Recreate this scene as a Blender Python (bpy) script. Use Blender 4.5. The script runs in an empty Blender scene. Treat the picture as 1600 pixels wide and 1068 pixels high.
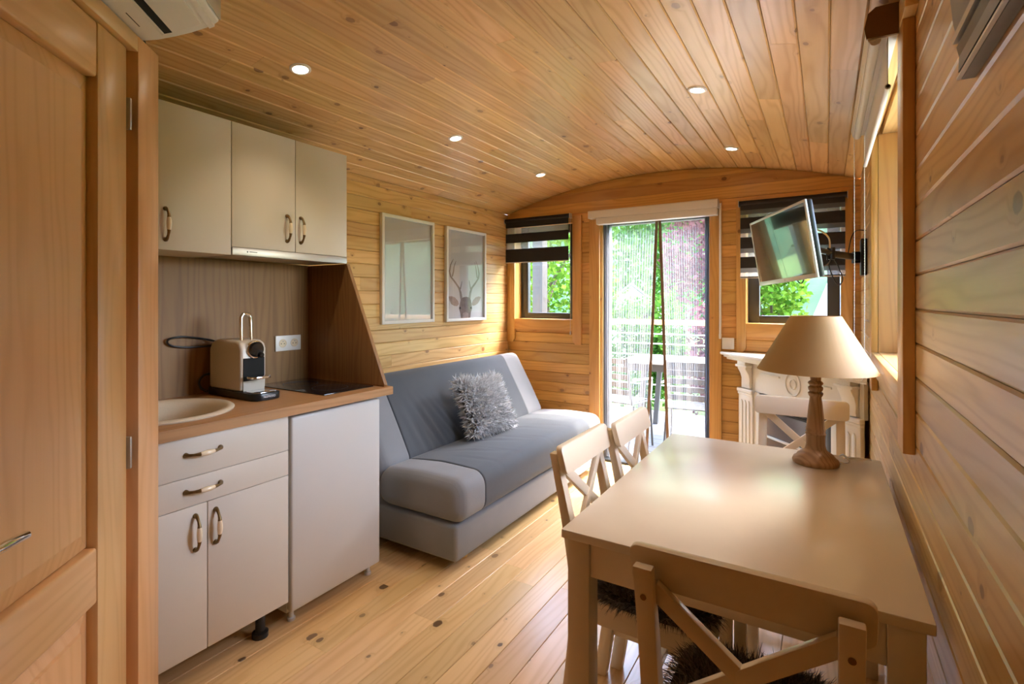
import bpy, bmesh, math, random
from mathutils import Vector, Matrix
random.seed(7)
SC = bpy.context.scene
COL = SC.collection
PI = math.pi

# ------------------------------------------------------------------ camera, sky, sun, exposure
F_PX, HORIZON, CAM_H = 800.0, 470.0, 1.32
YAW = math.atan(491 / 800)
cam_d = bpy.data.cameras.new('camera')
cam_d.sensor_fit = 'HORIZONTAL'; cam_d.sensor_width = 36.0
cam_d.lens = 36.0 * F_PX / 1600
cam_d.shift_y = -(534 - HORIZON) / 1600
cam_d.clip_start = 0.02; cam_d.clip_end = 300
cam = bpy.data.objects.new('camera', cam_d); COL.objects.link(cam)
cam.location = (0, 0, CAM_H); cam.rotation_euler = (PI / 2, 0, YAW)
SC.camera = cam

world = bpy.data.worlds.new('world'); SC.world = world; world.use_nodes = True
wn = world.node_tree; wn.nodes.clear()
sky = wn.nodes.new('ShaderNodeTexSky'); sky.sky_type = 'NISHITA'; sky.sun_disc = False
sky.sun_elevation = math.radians(52); sky.sun_rotation = math.radians(40); sky.air_density = 1.0; sky.dust_density = 2.0
bg = wn.nodes.new('ShaderNodeBackground'); bg.inputs['Strength'].default_value = 2.2
wo = wn.nodes.new('ShaderNodeOutputWorld')
wn.links.new(sky.outputs[0], bg.inputs[0]); wn.links.new(bg.outputs[0], wo.inputs[0])

sun_d = bpy.data.lights.new('sun', 'SUN'); sun_d.energy = 3.6; sun_d.angle = 0.01; sun_d.color = (1.0, 0.95, 0.86)
sun = bpy.data.objects.new('sun', sun_d); COL.objects.link(sun)
sun.rotation_euler = Vector((0.42, 0.62, 1.15)).to_track_quat('Z', 'Y').to_euler()

SC.view_settings.view_transform = 'Standard'; SC.view_settings.look = 'None'
SC.view_settings.gamma = 1.0; SC.view_settings.use_curve_mapping = False
SC.view_settings.exposure = 1.3
SC.cycles.max_bounces = 6; SC.cycles.diffuse_bounces = 4; SC.cycles.glossy_bounces = 3
SC.cycles.transparent_max_bounces = 12; SC.cycles.caustics_reflective = False; SC.cycles.caustics_refractive = False
SC.cycles.sample_clamp_indirect = 5.0; SC.cycles.use_adaptive_sampling = True; SC.cycles.adaptive_threshold = 0.03
DOWNLIGHT_W = 6.0

# ------------------------------------------------------------------ helpers
class MB:
    def __init__(s): s.v = []; s.f = []
    def add(s, vs, fs):
        o = len(s.v); s.v += [tuple(p) for p in vs]; s.f += [tuple(i + o for i in f) for f in fs]; return s
    def box(s, x0, x1, y0, y1, z0, z1):
        return s.add([(x0,y0,z0),(x1,y0,z0),(x1,y1,z0),(x0,y1,z0),(x0,y0,z1),(x1,y0,z1),(x1,y1,z1),(x0,y1,z1)],
                     [(0,3,2,1),(4,5,6,7),(0,1,5,4),(1,2,6,5),(2,3,7,6),(3,0,4,7)])
    def bar(s, p, q, w, h, up=(0,0,1)):
        p = Vector(p); q = Vector(q); d = (q - p).normalized(); up = Vector(up)
        a = d.cross(up).normalized(); b = a.cross(d).normalized()
        vs = []
        for c in (p, q):
            for i, j in ((-1,-1),(1,-1),(1,1),(-1,1)): vs.append(c + a * (w/2*i) + b * (h/2*j))
        return s.add(vs, [(0,3,2,1),(4,5,6,7),(0,1,5,4),(1,2,6,5),(2,3,7,6),(3,0,4,7)])
    def prism(s, poly, axis, a0, a1):
        n = len(poly); vs = []
        for a in (a0, a1):
            for (p, q) in poly:
                vs.append({'x': (a,p,q), 'y': (p,a,q), 'z': (p,q,a)}[axis])
        fs = [tuple(range(n))[::-1], tuple(range(n, 2*n))] + [(i, (i+1)%n, n+(i+1)%n, n+i) for i in range(n)]
        return s.add(vs, fs)
    def tube(s, pts, r, n=8, cap=True):
        pts = [Vector(p) for p in pts]; m = len(pts)
        rs = r if isinstance(r, (list, tuple)) else [r] * m
        t0 = (pts[1] - pts[0]).normalized()
        a = t0.orthogonal().normalized(); vs = []
        for i, p in enumerate(pts):
            t = (pts[min(i+1, m-1)] - pts[max(i-1, 0)]).normalized()
            a = (a - t * a.dot(t)).normalized(); b = t.cross(a)
            for k in range(n):
                an = 2*PI*k/n; vs.append(p + (a*math.cos(an) + b*math.sin(an)) * rs[i])
        fs = [(i*n+k, i*n+(k+1)%n, (i+1)*n+(k+1)%n, (i+1)*n+k) for i in range(m-1) for k in range(n)]
        if cap: fs += [tuple(range(n))[::-1], tuple(range((m-1)*n, m*n))]
        return s.add(vs, fs)
    def lathe(s, prof, n=32, c=(0,0,0), axis='z', cap=True):
        vs = []
        for (r, z) in prof:
            for k in range(n):
                an = 2*PI*k/n; x, y = r*math.cos(an), r*math.sin(an)
                vs.append({'z': (c[0]+x, c[1]+y, c[2]+z), 'x': (c[0]+z, c[1]+x, c[2]+y), 'y': (c[0]+y, c[1]+z, c[2]+x)}[axis])
        m = len(prof)
        fs = [(i*n+k, i*n+(k+1)%n, (i+1)*n+(k+1)%n, (i+1)*n+k) for i in range(m-1) for k in range(n)]
        if cap: fs += [tuple(range(n))[::-1], tuple(range((m-1)*n, m*n))]
        return s.add(vs, fs)
    def grid(s, fn, nu, nv, thick=None):
        vs = [fn(i/nu, j/nv) for j in range(nv+1) for i in range(nu+1)]
        return s.add(vs, [(j*(nu+1)+i, j*(nu+1)+i+1, (j+1)*(nu+1)+i+1, (j+1)*(nu+1)+i) for j in range(nv) for i in range(nu)])
    def loft(s, rings):
        n = len(rings[0]); vs = [p for r in rings for p in r]; m = len(rings)
        fs = [(i*n+k, i*n+(k+1)%n, (i+1)*n+(k+1)%n, (i+1)*n+k) for i in range(m-1) for k in range(n)]
        fs += [tuple(range(n))[::-1], tuple(range((m-1)*n, m*n))]
        return s.add(vs, fs)
    def build(s, name, mat, parent=None, bevel=0.0, seg=2, smooth=None, loc=None, recalc=True):
        me = bpy.data.meshes.new(name); me.from_pydata(s.v, [], s.f); me.update()
        if bevel or recalc:
            bm = bmesh.new(); bm.from_mesh(me)
            if recalc: bmesh.ops.recalc_face_normals(bm, faces=bm.faces)
            if bevel:
                es = [e for e in bm.edges if len(e.link_faces) == 2 and e.calc_face_angle(0) > 0.5]
                bmesh.ops.bevel(bm, geom=es, offset=bevel, segments=seg, profile=0.5, affect='EDGES', clamp_overlap=True)
            bm.to_mesh(me); bm.free()
        if smooth is None and bevel: smooth = 35
        if smooth:
            me.shade_smooth(); me.set_sharp_from_angle(angle=math.radians(smooth))
        if mat is not None: me.materials.append(mat)
        o = bpy.data.objects.new(name, me); COL.objects.link(o)
        if parent is not None: o.parent = parent
        if loc is not None: o.location = loc
        return o

def tag(o, label, cat, group=None):
    o['label'] = label; o['category'] = cat
    if group: o['group'] = group
    return o
def structure(o): o['kind'] = 'structure'; return o
def stuff(o): o['kind'] = 'stuff'; return o
def empty(name, loc=(0,0,0), rz=0.0):
    o = bpy.data.objects.new(name, None); COL.objects.link(o)
    o.empty_display_size = 0.1; o.location = loc; o.rotation_euler = (0, 0, rz); return o
def thing(name, label, cat, loc=(0,0,0), rz=0.0, group=None):
    return tag(empty(name, loc, rz), label, cat, group)
def copy_tree(o, parent=None):
    c = o.copy(); COL.objects.link(c); c.parent = parent
    for ch in [x for x in bpy.data.objects if x.parent == o]: copy_tree(ch, c)
    return c
def smooth_path(pts, m=6):
    P_ = [Vector(p) for p in pts]; out = []
    for i in range(len(P_)-1):
        p0, p1, p2, p3 = P_[max(i-1,0)], P_[i], P_[i+1], P_[min(i+2,len(P_)-1)]
        for k in range(m):
            t = k/m; out.append(0.5*((2*p1)+(p2-p0)*t+(2*p0-5*p1+4*p2-p3)*t*t+(3*p1-p0-3*p2+p3)*t**3))
    return out + [P_[-1]]
def rpoly(x0, x1, z0, z1, r, n=5):
    out = []
    for cx, cz, a0 in ((x1-r, z0+r, -PI/2), (x1-r, z1-r, 0), (x0+r, z1-r, PI/2), (x0+r, z0+r, PI)):
        for k in range(n+1):
            a = a0 + PI/2*k/n; out.append((cx + r*math.cos(a), cz + r*math.sin(a)))
    return out

# ------------------------------------------------------------------ materials
class NT:
    def __init__(s, name):
        s.m = bpy.data.materials.new(name); s.m.use_nodes = True; s.t = s.m.node_tree; s.t.nodes.clear()
        s.out = s.t.nodes.new('ShaderNodeOutputMaterial')
    def n(s, ty, ins=None, **kw):
        nd = s.t.nodes.new(ty)
        for k, v in kw.items(): setattr(nd, k, v)
        for k, v in (ins or {}).items():
            if hasattr(v, 'is_linked') or hasattr(v, 'links'): s.t.links.new(v, nd.inputs[k])
            else: nd.inputs[k].default_value = v
        return nd
    def math(s, op, a, b=None, c=None, clamp=False):
        ins = {0: a}
        if b is not None: ins[1] = b
        if c is not None: ins[2] = c
        return s.n('ShaderNodeMath', ins, operation=op, use_clamp=clamp).outputs[0]
    def mix(s, f, a, b, mode='MIX'):
        nd = s.n('ShaderNodeMix', {0: f, 6: a, 7: b}, data_type='RGBA', blend_type=mode); return nd.outputs[2]
    def ramp(s, f, stops):
        nd = s.n('ShaderNodeValToRGB', {0: f}); el = nd.color_ramp.elements
        while len(el) > 1: el.remove(el[0])
        el[0].position, el[0].color = stops[0][0], stops[0][1]
        for p, c in stops[1:]: e = el.new(p); e.color = c
        return nd.outputs[0]
    def smooth(s, x, a, b):
        return s.n('ShaderNodeMapRange', {0: x, 1: a, 2: b, 3: 0.0, 4: 1.0}, interpolation_type='SMOOTHSTEP').outputs[0]
    def finish(s, shader): s.t.links.new(shader, s.out.inputs[0]); return s.m

def c4(c): return (c[0], c[1], c[2], 1.0)
def plain(name, col, rough=0.5, metal=0.0, coat=0.0, bump=0.0, bscale=60.0, var=0.0, sheen=0.0, emit=None, estr=0.0, spec=0.5, vscale=8.0, crough=0.12):
    g = NT(name); p = g.n('ShaderNodeBsdfPrincipled', {'Base Color': c4(col), 'Roughness': rough, 'Metallic': metal, 'Coat Weight': coat, 'Coat Roughness': crough, 'Sheen Weight': sheen, 'Specular IOR Level': spec})
    tc = g.n('ShaderNodeTexCoord').outputs['Object']
    if var:
        nz = g.n('ShaderNodeTexNoise', {'Vector': tc, 'Scale': vscale, 'Detail': 4.0}).outputs[0]
        a = tuple(max(0, x*(1-var)) for x in col); b = tuple(min(1, x*(1+var)) for x in col)
        g.t.links.new(g.mix(nz, c4(a), c4(b)), p.inputs['Base Color'])
    if bump:
        nz = g.n('ShaderNodeTexNoise', {'Vector': tc, 'Scale': bscale, 'Detail': 3.0}).outputs[0]
        b = g.n('ShaderNodeBump', {'Height': nz, 'Strength': bump, 'Distance': 0.002}); g.t.links.new(b.outputs[0], p.inputs['Normal'])
    if emit: p.inputs['Emission Color'].default_value = c4(emit); p.inputs['Emission Strength'].default_value = estr
    return g.finish(p.outputs[0])

def wood(name, axis, light, dark, knot=(0.17, 0.065, 0.022), knots=1.0, kscale=6.0, krad=0.075, grain=0.5, rough=0.36, coat=0.25, vary=0.16, fine=1.0, bump=0.15, crough=0.26):
    g = NT(name)
    tc = g.n('ShaderNodeTexCoord').outputs['Object']
    rnd = g.n('ShaderNodeObjectInfo').outputs['Random']
    sp = g.n('ShaderNodeSeparateXYZ', {0: tc})
    idx = 'xyz'.index(axis); oth = [i for i in range(3) if i != idx]
    al = g.math('ADD', sp.outputs[idx], g.math('MULTIPLY', rnd, 53.0))
    ac = g.math('ADD', g.math('ADD', sp.outputs[oth[0]], sp.outputs[oth[1]]), g.math('MULTIPLY', rnd, 37.0))
    kv = g.n('ShaderNodeCombineXYZ', {0: g.math('MULTIPLY', al, 0.72), 1: ac, 2: 0.0}).outputs[0]
    vo = g.n('ShaderNodeTexVoronoi', {'Vector': kv, 'Scale': kscale}, voronoi_dimensions='2D', feature='F1')
    dist = vo.outputs['Distance']
    ks = g.n('ShaderNodeSeparateColor', {0: vo.outputs['Color']})
    wob = g.n('ShaderNodeTexNoise', {'Vector': tc, 'Scale': 60.0, 'Detail': 2.0}).outputs[0]
    dist2 = g.math('ADD', dist, g.math('MULTIPLY', g.math('SUBTRACT', wob, 0.5), 0.05))
    size = g.math('MULTIPLY', g.math('MULTIPLY', ks.outputs[0], ks.outputs[0]), krad)
    pick = g.math('GREATER_THAN', ks.outputs[1], 1.0 - 0.62*knots)
    size = g.math('MULTIPLY', size, pick)
    kmask = g.math('SUBTRACT', 1.0, g.smooth(g.math('SUBTRACT', dist2, size), -0.012, 0.012))
    kmask = g.math('MULTIPLY', kmask, g.math('GREATER_THAN', size, 0.012))
    halo = g.math('SUBTRACT', 1.0, g.smooth(g.math('SUBTRACT', dist2, g.math('MULTIPLY', size, 1.6)), -0.02, 0.09))
    halo = g.math('MULTIPLY', halo, g.math('GREATER_THAN', size, 0.012))
    pull = g.math('MULTIPLY', halo, 0.02)
    ac2 = g.math('ADD', ac, pull)
    low = g.n('ShaderNodeTexNoise', {'Vector': g.n('ShaderNodeCombineXYZ', {0: g.math('MULTIPLY', al, 0.9), 1: g.math('MULTIPLY', ac2, 7.0), 2: 0.0}).outputs[0], 'Scale': 1.0, 'Detail': 2.0}).outputs[0]
    ring = g.math('SINE', g.math('MULTIPLY', g.math('ADD', g.math('MULTIPLY', ac2, 26.0*fine), g.math('MULTIPLY', low, 7.0)), 6.283))
    ring = g.math('MULTIPLY_ADD', ring, 0.5, 0.5)
    ring = g.math('POWER', ring, 2.5)
    fib = g.n('ShaderNodeTexNoise', {'Vector': g.n('ShaderNodeCombineXYZ', {0: g.math('MULTIPLY', al, 4.0), 1: g.math('MULTIPLY', ac2, 160.0), 2: 0.0}).outputs[0], 'Scale': 1.0, 'Detail': 3.0}).outputs[0]
    broad = g.n('ShaderNodeTexNoise', {'Vector': g.n('ShaderNodeCombineXYZ', {0: g.math('MULTIPLY', al, 1.5), 1: g.math('MULTIPLY', ac2, 14.0), 2: 0.0}).outputs[0], 'Scale': 1.0, 'Detail': 3.0}).outputs[0]
    gr = g.math('ADD', g.math('MULTIPLY', ring, 0.52), g.math('MULTIPLY', fib, 0.33))
    gr = g.math('ADD', gr, g.math('MULTIPLY', g.math('SUBTRACT', broad, 0.3), 0.6))
    gr = g.math('MULTIPLY', gr, grain, clamp=True)
    col = g.mix(gr, c4(light), c4(dark))
    col = g.mix(g.math('MULTIPLY', halo, 0.28), col, c4(tuple(x*0.75 + y*0.25 for x, y in zip(dark, knot))))
    col = g.mix(g.math('MULTIPLY', kmask, g.math('MULTIPLY_ADD', ks.outputs[2], 0.5, 0.4)), col, c4(knot))
    val = g.math('MULTIPLY_ADD', g.math('FRACT', g.math('MULTIPLY', rnd, 17.31)), 2*vary, 1.0 - vary)
    hue = g.math('MULTIPLY_ADD', g.math('FRACT', g.math('MULTIPLY', rnd, 71.7)), 0.014, 0.493)
    hs = g.n('ShaderNodeHueSaturation', {'Hue': hue, 'Saturation': 1.0, 'Value': val, 'Color': col}).outputs[0]
    p = g.n('ShaderNodeBsdfPrincipled', {'Base Color': hs, 'Roughness': rough, 'Coat Weight': coat, 'Coat Roughness': crough})
    b = g.n('ShaderNodeBump', {'Height': fib, 'Strength': bump, 'Distance': 0.0015})
    g.t.links.new(b.outputs[0], p.inputs['Normal'])
    return g.finish(p.outputs[0])

PL, PD = (0.78, 0.51, 0.215), (0.56, 0.295, 0.09)
M = {}
M['ceil'] = wood('pine_ceiling', 'y', PL, PD, kscale=6.5, krad=0.11, grain=0.9, coat=0.45)
M['wallY'] = wood('pine_boards_lengthwise', 'y', PL, PD, kscale=6.0, krad=0.11, grain=0.9, coat=0.45)
M['wallX'] = wood('pine_crosswise_backlit_tone', 'x', (0.73, 0.415, 0.125), (0.52, 0.25, 0.06), kscale=6.0, krad=0.10, knots=0.8, grain=0.8, coat=0.4)  # backlit shade painted in: same pine, made darker and more orange
M['floor'] = wood('pine_floor', 'y', (0.80, 0.54, 0.26), (0.60, 0.34, 0.13), knot=(0.07, 0.03, 0.012), knots=1.3, kscale=7.0, krad=0.13, grain=0.7, rough=0.3, coat=0.35, vary=0.12)
M['trimX'] = wood('pine_trim_crosswise', 'x', (0.73, 0.415, 0.125), (0.52, 0.25, 0.06), knots=0.5, krad=0.06, grain=0.6, vary=0.05)  # shares the back wall's painted-in backlit tone
M['trimY'] = wood('pine_trim_lengthwise', 'y', PL, PD, knots=0.5, krad=0.06, grain=0.6, vary=0.05)
M['trimZ'] = wood('pine_trim_upright', 'z', (0.73, 0.415, 0.125), (0.52, 0.25, 0.06), knots=0.6, krad=0.06, grain=0.6, vary=0.05)  # same darker backlit orange as the back wall boards
M['doorZ'] = wood('pine_door_upright', 'z', (0.76, 0.45, 0.20), (0.60, 0.31, 0.115), knots=0.25, krad=0.05, grain=0.6, vary=0.03, rough=0.32)
M['doorX'] = wood('pine_door_crosswise', 'x', (0.76, 0.45, 0.20), (0.60, 0.31, 0.115), knots=0.25, krad=0.05, grain=0.6, vary=0.03, rough=0.32)
M['oakY'] = wood('oak_laminate_worktop', 'y', (0.47, 0.262, 0.105), (0.33, 0.165, 0.058), knots=0.0, grain=0.8, vary=0.0, rough=0.42, coat=0.0, fine=1.6)
M['oakZ'] = wood('oak_laminate_upright', 'z', (0.29, 0.142, 0.042), (0.18, 0.08, 0.021), knots=0.0, grain=0.9, vary=0.03, rough=0.5, coat=0.0, fine=1.3)
M['deck'] = wood('weathered_shaded_deck', 'x', (0.15, 0.147, 0.14), (0.095, 0.09, 0.083), knots=0.3, grain=0.7, rough=0.75, coat=0.0, vary=0.1)  # weathered grey, darkened further to stand for shade on the terrace
M['white'] = plain('cream_white_laminate', (0.635, 0.565, 0.47), 0.42, bump=0.02)
M['fridge'] = plain('white_enamel', (0.62, 0.585, 0.53), 0.32)
M['carcass'] = plain('white_board', (0.72, 0.68, 0.60), 0.55)
M['bronze'] = plain('aged_bronze', (0.20, 0.13, 0.055), 0.36, metal=0.9, var=0.4, vscale=90)
M['porcelain'] = plain('cream_porcelain', (0.80, 0.66, 0.46), 0.2, coat=0.4)
M['steel'] = plain('brushed_steel', (0.48, 0.44, 0.39), 0.42, metal=0.9)
M['chrome'] = plain('chrome', (0.85, 0.85, 0.85), 0.08, metal=1.0)
M['black'] = plain('black_plastic', (0.012, 0.012, 0.013), 0.3)
M['blackglass'] = plain('black_glass', (0.008, 0.008, 0.009), 0.06, coat=0.5)
M['dark'] = plain('dark_void', (0.01, 0.01, 0.01), 0.9)
M['machine'] = plain('cream_plastic', (0.62, 0.545, 0.44), 0.34)
M['sink'] = plain('beige_composite', (0.62, 0.52, 0.38), 0.38, var=0.08, vscale=200)
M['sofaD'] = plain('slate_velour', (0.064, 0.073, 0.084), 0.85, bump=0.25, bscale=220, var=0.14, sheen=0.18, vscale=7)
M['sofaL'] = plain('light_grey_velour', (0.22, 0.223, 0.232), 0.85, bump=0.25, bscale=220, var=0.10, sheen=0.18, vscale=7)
M['paint'] = plain('cream_paint', (0.80, 0.68, 0.52), 0.33, coat=0.15, bump=0.05, bscale=25)
M['tabletop'] = plain('cream_gloss_paint', (0.74, 0.645, 0.52), 0.35, coat=1.0, bump=0.30, bscale=7, var=0.04, spec=0.7, crough=0.18)
M['screw'] = plain('brass_screw', (0.28, 0.16, 0.05), 0.4, metal=0.8)
M['mantel'] = plain('ivory_paint', (0.83, 0.80, 0.73), 0.4)
M['whiteframe'] = plain('white_frame', (0.82, 0.80, 0.77), 0.35)
M['valance'] = plain('white_pvc', (0.80, 0.77, 0.73), 0.35)
M['anthracite'] = plain('anthracite_frame', (0.045, 0.05, 0.055), 0.4)
M['silver'] = plain('silver_plastic', (0.62, 0.60, 0.58), 0.3, metal=0.4)
M['acwhite'] = plain('white_ac_plastic', (0.78, 0.76, 0.74), 0.3)
M['acpanel'] = plain('glossy_ac_front', (0.55, 0.53, 0.5), 0.12, coat=0.6)
M['print'] = plain('pale_grey_print', (0.52, 0.51, 0.53), 0.7, var=0.05, vscale=2)
M['deer'] = plain('deer_brown_print', (0.17, 0.115, 0.10), 0.7, var=0.5, vscale=40)
M['deerear'] = plain('deer_ear_print', (0.30, 0.22, 0.20), 0.7, var=0.5, vscale=40)
M['antler'] = plain('antler_print', (0.22, 0.18, 0.165), 0.7, var=0.4, vscale=40)
M['plate'] = plain('white_switch_plastic', (0.80, 0.76, 0.70), 0.35)
M['metalwhite'] = plain('white_coated_metal', (0.85, 0.85, 0.84), 0.4)
M['palegrey'] = plain('pale_grey_board', (0.36, 0.36, 0.36), 0.5)
M['greymetal'] = plain('dark_grey_metal', (0.05, 0.052, 0.055), 0.45)
M['tent'] = plain('white_canvas', (0.85, 0.85, 0.84), 0.8)
M['lampwood'] = wood('washed_brown_turned_wood', 'z', (0.40, 0.235, 0.11), (0.22, 0.115, 0.045), knots=0.0, grain=0.95, rough=0.6, coat=0.0, vary=0.0, fine=2.0)
M['ember'] = plain('grey_firebox_glass', (0.13, 0.135, 0.15), 0.12, coat=0.6)
M['downrim'] = plain('white_spot_rim', (0.85, 0.82, 0.78), 0.35)
M['grouttan'] = plain('brown_tape', (0.20, 0.12, 0.07), 0.8, var=0.25, vscale=60)
M['slate'] = plain('grey_driftwood_panel', (0.20, 0.185, 0.16), 0.45, var=0.3, vscale=14)

def leafmat(name, a, b):
    g = NT(name); r = g.n('ShaderNodeNewGeometry').outputs['Random Per Island']
    col = g.mix(r, c4(a), c4(b))
    d = g.n('ShaderNodeBsdfDiffuse', {'Color': col}).outputs[0]; t = g.n('ShaderNodeBsdfTranslucent', {'Color': col}).outputs[0]
    return g.finish(g.n('ShaderNodeMixShader', {0: 0.4, 1: d, 2: t}).outputs[0])
M['leafG'] = leafmat('bright_leaves', (0.045, 0.13, 0.012), (0.16, 0.27, 0.03))
M['leafM'] = leafmat('mid_leaves', (0.025, 0.09, 0.012), (0.10, 0.20, 0.03))
M['leafR'] = leafmat('purple_leaves', (0.07, 0.02, 0.025), (0.20, 0.08, 0.085))
M['gravel'] = plain('pale_gravel', (0.62, 0.58, 0.52), 0.9, var=0.12, vscale=40)
M['bark'] = plain('bark', (0.09, 0.065, 0.045), 0.9, var=0.4, vscale=20)
M['grass'] = plain('meadow_grass', (0.09, 0.17, 0.03), 0.9, var=0.35, vscale=1.2)
M['forest'] = plain('wooded_hillside', (0.05, 0.11, 0.04), 0.95, var=0.6, vscale=0.35)

def furmat(name, a, b):
    g = NT(name); r = g.n('ShaderNodeNewGeometry').outputs['Random Per Island']
    p = g.n('ShaderNodeBsdfPrincipled', {'Base Color': g.mix(r, c4(a), c4(b)), 'Roughness': 0.65, 'Sheen Weight': 0.4})
    return g.finish(p.outputs[0])
M['furG'] = furmat('grey_long_fur', (0.50, 0.51, 0.53), (0.90, 0.91, 0.93))
M['furB'] = furmat('taupe_sheepskin', (0.06, 0.045, 0.04), (0.24, 0.19, 0.165))
M['furbase'] = plain('fur_backing', (0.22, 0.22, 0.23), 0.9)
M['furbaseB'] = plain('sheepskin_backing', (0.07, 0.055, 0.05), 0.9)

def glassmat(name, tint=(1, 1, 1)):
    g = NT(name); fr = g.n('ShaderNodeLayerWeight', {'Blend': 0.5}).outputs['Facing']; fr = g.math('MULTIPLY_ADD', g.math('POWER', fr, 5.0), 0.90, 0.09)
    t = g.n('ShaderNodeBsdfTransparent', {'Color': c4(tint)}).outputs[0]; gl = g.n('ShaderNodeBsdfGlossy', {'Roughness': 0.02, 'Color': (1, 1, 1, 1)}).outputs[0]
    return g.finish(g.n('ShaderNodeMixShader', {0: fr, 1: t, 2: gl}).outputs[0])
M['glass'] = glassmat('clear_glass'); M['picglass'] = glassmat('picture_glass')

def sheer(name, col, opacity, stripe_axis=None, freq=0.0, contrast=0.0):
    g = NT(name)
    d = g.n('ShaderNodeBsdfDiffuse', {'Color': c4(col)}).outputs[0]; tl = g.n('ShaderNodeBsdfTranslucent', {'Color': c4(col)}).outputs[0]
    body = g.n('ShaderNodeMixShader', {0: 0.5, 1: d, 2: tl}).outputs[0]
    tr = g.n('ShaderNodeBsdfTransparent').outputs[0]
    f = opacity
    if stripe_axis is not None:
        tc = g.n('ShaderNodeTexCoord').outputs['UV']; sp = g.n('ShaderNodeSeparateXYZ', {0: tc})
        w = g.math('FRACT', g.math('MULTIPLY', sp.outputs[0], freq))
        w = g.math('LESS_THAN', w, 0.32)
        f = g.math('MULTIPLY_ADD', w, contrast, opacity)
    return g.finish(g.n('ShaderNodeMixShader', {0: f, 1: tr, 2: body}).outputs[0])
M['net'] = sheer('striped_white_net', (0.80, 0.81, 0.84), 0.09, 0, 20.0, 0.17)
M['netgrey'] = sheer('grey_net_edge', (0.20, 0.205, 0.23), 0.92)
M['zebradark'] = plain('dark_brown_blind', (0.022, 0.018, 0.015), 0.8)
M['zebragrey'] = sheer('half_open_blind', (0.18, 0.17, 0.16), 0.82)
M['zebrasheer'] = sheer('sheer_blind', (0.75, 0.76, 0.74), 0.22)
def shademat():
    g = NT('parchment_shade')
    tc = g.n('ShaderNodeTexCoord').outputs['Object']
    nz = g.n('ShaderNodeTexNoise', {'Vector': tc, 'Scale': 9.0, 'Detail': 3.0}).outputs[0]
    col = g.mix(nz, (0.42, 0.25, 0.085, 1), (0.50, 0.315, 0.12, 1))
    d = g.n('ShaderNodeBsdfPrincipled', {'Base Color': col, 'Roughness': 0.6}).outputs[0]
    t = g.n('ShaderNodeBsdfTranslucent', {'Color': col}).outputs[0]
    return g.finish(g.n('ShaderNodeMixShader', {0: 0.35, 1: d, 2: t}).outputs[0])
M['shade'] = shademat()
def emitmat(name, col, st):
    g = NT(name); return g.finish(g.n('ShaderNodeEmission', {'Color': c4(col), 'Strength': st}).outputs[0])
M['bulb'] = emitmat('lit_spot', (1.0, 0.86, 0.66), 9.0)

# ------------------------------------------------------------------ room shell
XL, XR, YB, YF = -2.50, 0.19, 4.00, -1.70
CXM = (XL + XR) / 2; HW = (XR - XL) / 2; ZE, RISE = 2.11, 0.215
RAD = (HW*HW + RISE*RISE) / (2*RISE); ZC = ZE + RISE - RAD
def arch(x):
    dx = x - CXM; return ZC + math.sqrt(max(0.0, RAD*RAD - dx*dx))
BH, BZ = 0.0855, 0.0165        # board height, first joint
WIN1 = (-2.414, -1.840, 1.160, 2.000)     # back wall, left of the door
DOOR = (-1.596, -0.727, 0.0, 2.010)
WIN2 = (-0.488, 0.082, 1.160, 2.000)
WIN3 = (1.724, 2.680, 1.100, 2.030)       # right wall (Y0,Y1,Z0,Z1)

def board_mesh(name, mat, parent, axis, length, w, t, ch=0.0035):
    """a board lying along axis, its wide face looking along +third axis; cross-section with chamfered long edges"""
    h = w/2 - 0.0006
    prof = [(-h, -t), (h, -t), (h, -ch), (h-ch, 0), (-h+ch, 0), (-h, -ch)]
    return prof

def wall_cells(us, vs, hole, fn):
    """one connected slab around the openings; fn(u,v,side) -> point"""
    mb = MB(); ids = {}
    def vid(i, j, s):
        k = (i, j, s)
        if k not in ids: ids[k] = len(mb.v); mb.v.append(tuple(fn(us[i], vs[j], s)))
        return ids[k]
    nu, nv = len(us)-1, len(vs)-1
    solid = lambda i, j: 0 <= i < nu and 0 <= j < nv and not hole((us[i]+us[i+1])/2, (vs[j]+vs[j+1])/2)
    for i in range(nu):
        for j in range(nv):
            if not solid(i, j): continue
            for s in (0, 1): mb.f.append((vid(i,j,s), vid(i+1,j,s), vid(i+1,j+1,s), vid(i,j+1,s)))
            for (di, dj, a, b) in ((-1,0,(i,j),(i,j+1)), (1,0,(i+1,j),(i+1,j+1)), (0,-1,(i,j),(i+1,j)), (0,1,(i,j+1),(i+1,j+1))):
                if not solid(i+di, j+dj): mb.f.append((vid(*a,0), vid(*b,0), vid(*b,1), vid(*a,1)))
    return mb

# floor
floor = structure(MB().box(XL-0.12, XR+0.16, YF-0.1, YB+0.13, -0.10, -0.016).build('floor', M['trimY']))
nfl = 24; fw = (XR - XL) / nfl
for i in range(nfl):
    x = XL + fw*(i+0.5)
    y = YF; k = 0
    cuts = [YF]
    yy = YF + random.uniform(1.2, 2.6)
    while yy < YB - 0.5: cuts.append(yy); yy += random.uniform(1.3, 2.3)
    cuts.append(YB)
    for a, b in zip(cuts, cuts[1:]):
        L = b - a - 0.0012; h = fw/2 - 0.0008; ch = 0.0016
        prof = [(-h, -0.016), (h, -0.016), (h, -ch), (h-ch, 0), (-h+ch, 0), (-h, -ch)]
        MB().prism(prof, 'y', -L/2, L/2).build('plank', M['floor'], floor, loc=(x, (a+b)/2, 0))

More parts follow.
